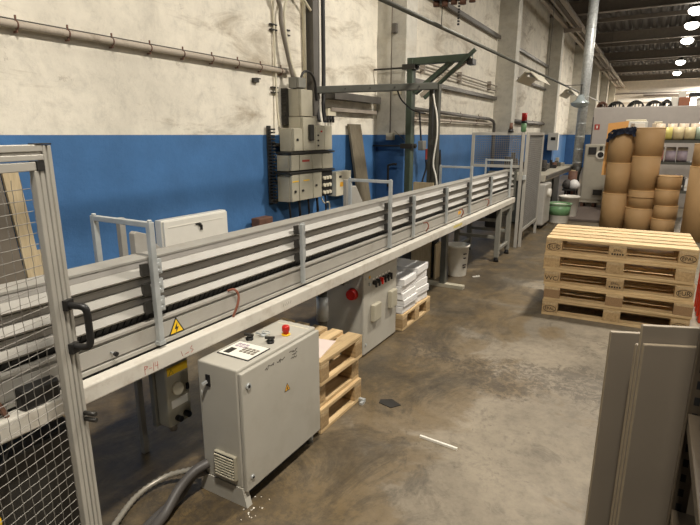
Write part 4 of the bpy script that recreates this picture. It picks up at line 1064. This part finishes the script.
tag(MB().use('white').box(.30,.44,14.35,14.55,2.22,2.56).build('tall_carton', bevel=.005), 'tall pale carton standing behind the brown one', 'box')
t = thing('black_cover','black curved cover at the right end of the housing top','cover',(.72,14.2,2.2))
mb = MB().use('black').prism([(.50,2.42),(.50,2.50),(.8,2.50),(.9,2.46),(.95,2.36),(.95,2.30),(.90,2.30),(.86,2.40),(.78,2.44)],'y',14.0,14.5); mb.build('curved_cover', parent=t)
MB().use('white').box(.66,.84,14.1,14.4,2.22,2.40).build('white_body', parent=t)

# ------------------------------------------------------------------ cardboard drums
DG = 'brown cardboard drums at the back'
def drum(label, c, r, h, cap=False, name='cardboard_drum'):
    t = thing(name, label, 'drum', c, 0, DG)
    MB().use('kraft').lathe(c,[(0,0),(r,0),(r,h-.004),(r-.012,h),(r-.02,h),(r-.02,h-.04),(0,h-.04)],32).build('drum_body', parent=t)
    MB().use('kraft_edge').lathe(c,[(r+.001,h-.014),(r+.003,h-.014),(r+.003,h),(r-.02,h+.001)],32).build('rim', parent=t)
    if cap: MB().use('kraft').lathe(c,[(r+.001,h*.60),(r+.014,h*.60),(r+.014,h*.66),(r+.001,h*.66)],32).build('band', parent=t)
    return t
def stack(x, y, r, hs, labs, caps=()):
    z = 0
    for i, (h, l) in enumerate(zip(hs, labs)):
        drum(l, (x+(.012 if i%2 else 0), y+.01*i, z), r, h, i in caps); z += h
stack(-.52,10.2,.205,(.62,.52,.50),('leftmost drum stack, bottom drum on the floor','leftmost drum stack, middle drum','leftmost drum stack, top drum under the blue cloth'))
stack(-.12,10.1,.215,(.40,.30,.56,.46),('second drum stack from left, bottom drum','second drum stack from left, banded drum second from the floor','second drum stack from left, tall drum third from the floor','second drum stack from left, topmost drum'),(1,))
stack(.245,9.95,.175,(.26,.22,.26,.22),('low drum stack, bottom drum','low drum stack, second drum from the floor','low drum stack, third drum from the floor','low drum stack, top drum in front of the scrap'))
stack(.72,9.6,.23,(1.14,.34),('very tall drum at the right edge of the photo','short drum on top of the very tall drum'))
t = thing('orange_sheet','warm orange sheet of card standing on the leftmost drum stack','card',(-.55,10.3,1.64))
MB().use('orange_card').prism([(-.80,0.9),(-.52,0.9),(-.46,1.84),(-.78,1.80)],'y',10.44,10.46).build('sheet', parent=t)
mb = MB().use('blue_cloth'); random.seed(9)
n_ = 15; grid = []
for a in range(n_):
    row = []
    for b in range(n_):
        u = a/(n_-1); v = b/(n_-1); x = -.74+.42*u; y = 9.96+.28*v
        z = 1.655+.07*u+random.uniform(-.018,.03)
        dx, dy = x+.51, y-10.22; rr = math.hypot(dx,dy)
        if rr > .18: z -= (rr-.18)*1.1
        row.append(mb.bm.verts.new((x+random.uniform(-.012,.012),y+random.uniform(-.01,.01),z)))
    grid.append(row)
for a in range(n_-1):
    for b in range(n_-1): mb.bm.faces.new((grid[a][b],grid[a+1][b],grid[a+1][b+1],grid[a][b+1]))
bmesh.ops.solidify(mb.bm, geom=mb.bm.faces[:], thickness=.012)
tag(mb.build('blue_cloth'), 'dark blue crumpled cloth lying over the leftmost drum stack', 'cloth')
tag(MB().use('white').box(-.40,-.24,10.25,10.5,1.645,1.80,.3).build('pale_wrap', bevel=.01), 'pale wrapped packet on the leftmost drums beside the blue cloth', 'packet')

# ------------------------------------------------------------------ shelf with tape rolls
sh = thing('roll_shelf','steel shelving with coloured rolls behind the drums','shelf',(.6,11.6,0))
for z in (.55,1.07,1.46): MB().use('greengrey').box(-.02,1.7,11.35,11.98,z,z+.05).build('shelf_board', parent=sh)
for x in (-.065,1.70):
    for y in (11.35,11.94): MB().use('greengrey').box(x,x+.04,y,y+.04,0,1.52).build('upright', parent=sh)
def roll(label, x, z, r, w, key, y=11.48, g='coloured rolls on the shelf'):
    mb = MB().use(key).cyl((x-w/2,y,z+r),(x+w/2,y,z+r),r,n=24)
    mb.use('kraft_edge').cyl((x-w/2-.001,y,z+r),(x+w/2+.001,y,z+r),r*.35,n=16)
    return tag(mb.build('tape_roll'), label, 'roll', g)
for x, k, l in ((.15,'yroll','yellow roll on the upper shelf'),(.325,'croll','cream roll beside the yellow one on the upper shelf'),(.50,'croll','second cream roll, next to the pale green one'),(.67,'groll','pale green roll at the right of the upper shelf')):
    roll(l, x, 1.51, .115, .155, k)
for i, x in enumerate((-.02+.05,.22,.40,.58,.76)):
    roll(('leftmost','second','third','fourth','fifth')[i]+' beige roll of the row behind the yellow roll', x, 1.51, .15, .15, 'wroll', 11.72, 'beige rolls at the back of the upper shelf')
for x, k, l in ((.05,'proll','pink roll on the lower shelf'),(.25,'lroll','lilac roll beside the pink one'),(.43,'lroll','lilac roll at the right of the lower shelf')):
    roll(l, x, 1.12, .10, .16, k)
for i in range(3):
    roll(('left','middle','right')[i]+' pale roll standing behind the pink and lilac rolls', .06+.19*i, 1.12, .13, .16, 'wroll', 11.70, 'pale rolls at the back of the lower shelf')
random.seed(31)
for i in range(8):
    x = .0+i*.075; c = ('white','sludge','paper_edge','greengrey','white','lroll','dark','paper')[i]; h = .1+random.random()*.28
    mb = MB().use(c).box(x,x+.07,11.4,11.6,.60,.60+h,random.uniform(-.15,.15)); mb.use('white').box(x+.01,x+.055,11.385,11.40,.66,.70)
    tag(mb.build('scrap_box'), '%s of the small mixed boxes behind the low drum stack' % ('leftmost','second','third','fourth','fifth','sixth','seventh','rightmost')[i], 'box', 'small boxes on the lowest shelf')
tag(MB().use('redink').box(-.12,-.05,11.0,11.1,0,1.05).build('red_strip'), 'dark red upright strip between drum stacks', 'strip')
for i,(x,w,lab) in enumerate(((-.62,.42,'pale coil box behind the top of the leftmost drums'),(-.12,.2,'pale pink packet behind the tall drum top'))):
    mb = MB().use('white' if i == 0 else 'wroll').box(x,x+w,12.0,12.35,0,1.86-.04*i); mb.use('ivory').box(x+.03,x+w-.03,12.05,12.3,1.86-.04*i,1.90-.04*i)
    tag(mb.build('tall_pack', bevel=.01), lab, 'pack')
t = thing('dark_bottle','dark bottle like object at the far right beyond the rolls','bottle',(1.0,12.3,0))
MB().use('greengrey').lathe((.93,12.3,1.51),[(0,0),(.07,0),(.07,.2),(.03,.27),(.03,.36),(0,.37)],14).build('bottle_body', parent=t)
MB().use('greengrey').box(.75,1.2,12.1,12.5,0,1.51).build('stand', parent=t)

# ------------------------------------------------------------------ red plastic pallet truck part
t = thing('red_crate','orange red plastic crate beside the pallet stack at the right edge','crate',(.6,5.35,0))
MB().use('orange_red').box(.50,.95,5.22,5.75,.0,.07).build('crate_floor', parent=t, bevel=.01)
for x0,x1,y0,y1 in ((.50,.53,5.22,5.75),(.92,.95,5.22,5.75),(.53,.92,5.22,5.25),(.53,.92,5.72,5.75)):
    MB().use('orange_red').box(x0,x1,y0,y1,.07,.50).build('crate_wall', parent=t, bevel=.006)
for y in (5.3,5.45,5.6): MB().use('orange_red').box(.488,.50,y,y+.03,.04,.48).build('rib', parent=t)

# ------------------------------------------------------------------ boards leaning at the right
BG = 'grey boards standing on edge at the right'
d = Vector((.938,.377,0)); nrm = Vector((-.377,.938,0)).normalized()
def board(label, p, w, h, th=.018, lean=.0):
    p = Vector(p); t = thing('grey_board', label, 'board', (p.x,p.y,0), math.atan2(d.y,d.x), BG)
    MB().use('mdf').box(0,w,0,th,0,h).build('panel', parent=t, world=False, bevel=.0015)
    MB().use('mdf_edge').box(-.0012,0,.001,th-.001,.002,h-.002).build('edge_band', parent=t, world=False)
    MB().use('mdf_edge').box(.001,w-.001,.001,th-.001,h,h+.0012).build('edge_band', parent=t, world=False)
    return t
board('front grey board, nearest the camera', (.047,1.885,0), .62, .925)
board('tallest grey board, standing second from the front', (.036,1.903,0), .62, .985)
board('narrowly showing grey board behind the tallest one', (.026,1.925,0), .60, .905)
board('rearmost grey board, reaching farthest to the left', (-.058,1.985,0), .60, .915)
# tall shelving at the right edge
ts = thing('storage_rack','dark perforated steel storage rack at the right edge of the photo','rack',(.4,1.2,0))
for x in (.165,.62):
    for y in (.55,1.645):
        u = MB().use('shelf').box(x,x+.045,y-.003,y,0,2.1); u.box(x,x+.003,y-.045,y,0,2.1); u = u.build('upright', parent=ts)
        if y > 1:
            for k in range(40):
                MB().use('hole').box(x+.016,x+.03,y-.0036,y-.0031,.06+k*.05,.085+k*.05).build('slot', parent=u) if x < .3 and k < 24 else None
for z in (.12,.48,.80,1.5): MB().use('shelf').box(.17,.66,.555,1.635,z,z+.035).build('shelf_board', parent=ts, bevel=.003)
MB().use('dark').box(.66,.664,.56,1.63,.1,2.0).build('back_sheet', parent=ts)
tag(MB().use('paper').box(.215,.33,1.50,1.60,.8355,.85,.2).box(.22,.31,1.52,1.59,.85,.856,.5).build('paper_stack'), 'white papers on the storage rack shelf at the right edge', 'papers')

# ------------------------------------------------------------------ lamps
def lamp(x, y, z, label, power, spread=1.):
    t = thing('high_bay_lamp', label, 'lamp', (x,y,z-.25), 0, 'high bay lamps')
    MB().use('dark').lathe((x,y,z),[(0,.30),(.05,.30),(.07,.16),(.16,.07),(.16,.06),(.06,.12),(0,.12)],24).build('reflector', parent=t)
    MB().use('lens').lathe((x,y,z),[(0,.06),(.16,.05),(.20,.0),(.17,-.08),(.08,-.13),(0,-.14)],24).build('lens', parent=t)
    MB().use('dark').cyl((x,y,z+.30),(x,y,5.36),.012,n=6).build('hanger', parent=t)
    L = bpy.data.lights.new('bulb','AREA'); L.shape = 'DISK'; L.size = .36; L.energy = power*.62; L.color = (1.,.93,.83)
    o = bpy.data.objects.new('bulb', L); COL.objects.link(o); o.location = (0,0,.09); o.parent = t
    return t
ordn = ['nearest','second','third','fourth','farthest']
for i, y in enumerate((17.9,20.2,23.3,29.9,35.0)):
    lamp(.5, y, 4.9, '%s lamp of the left row under the dark ceiling' % ordn[i], 230)
for i, (y, p) in enumerate(((.3,400),(5.6,400),(11.6,190))):
    lamp(.05, y, 4.9, '%s lamp of the row above the camera, outside the photo' % ordn[i], p)
for i, (x, y, p) in enumerate(((4.4,-.5,110),(4.4,4.5,110),(4.4,9.5,120),(4.2,15.,150),(4.2,22.,150),(4.2,30.,200),(4.2,38.,260))):
    lamp(x, y, 4.9, '%s lamp of the right row, outside the photo' % (ordn+['sixth','seventh'])[i], p)
lamp(3.0, 40.5, 4.9, 'added lamp brightening the far wall, beyond the right row', 3200)  # extra unseen lamp, added only to lift the far wall

# ------------------------------------------------------------------ world, camera, view
w = bpy.data.worlds.new('hall_air'); SC.world = w; w.use_nodes = True
w.node_tree.nodes['Background'].inputs[0].default_value = (1.,.93,.84,1); w.node_tree.nodes['Background'].inputs[1].default_value = .13
F = 515.
pitch = math.atan(128/F); yaw = math.atan(308/math.hypot(F,128))
cam = bpy.data.cameras.new('camera'); cam.sensor_width = 36; cam.sensor_fit = 'HORIZONTAL'; cam.lens = F/700*36; cam.clip_start = .02; cam.clip_end = 200
co = bpy.data.objects.new('camera', cam); COL.objects.link(co); co.location = (0,0,1.61); co.rotation_euler = (PI/2-pitch, 0, yaw)
SC.camera = co
SC.view_settings.view_transform = 'Standard'; SC.view_settings.look = 'None'; SC.view_settings.gamma = 1; SC.view_settings.use_curve_mapping = False
SC.view_settings.exposure = 0.0
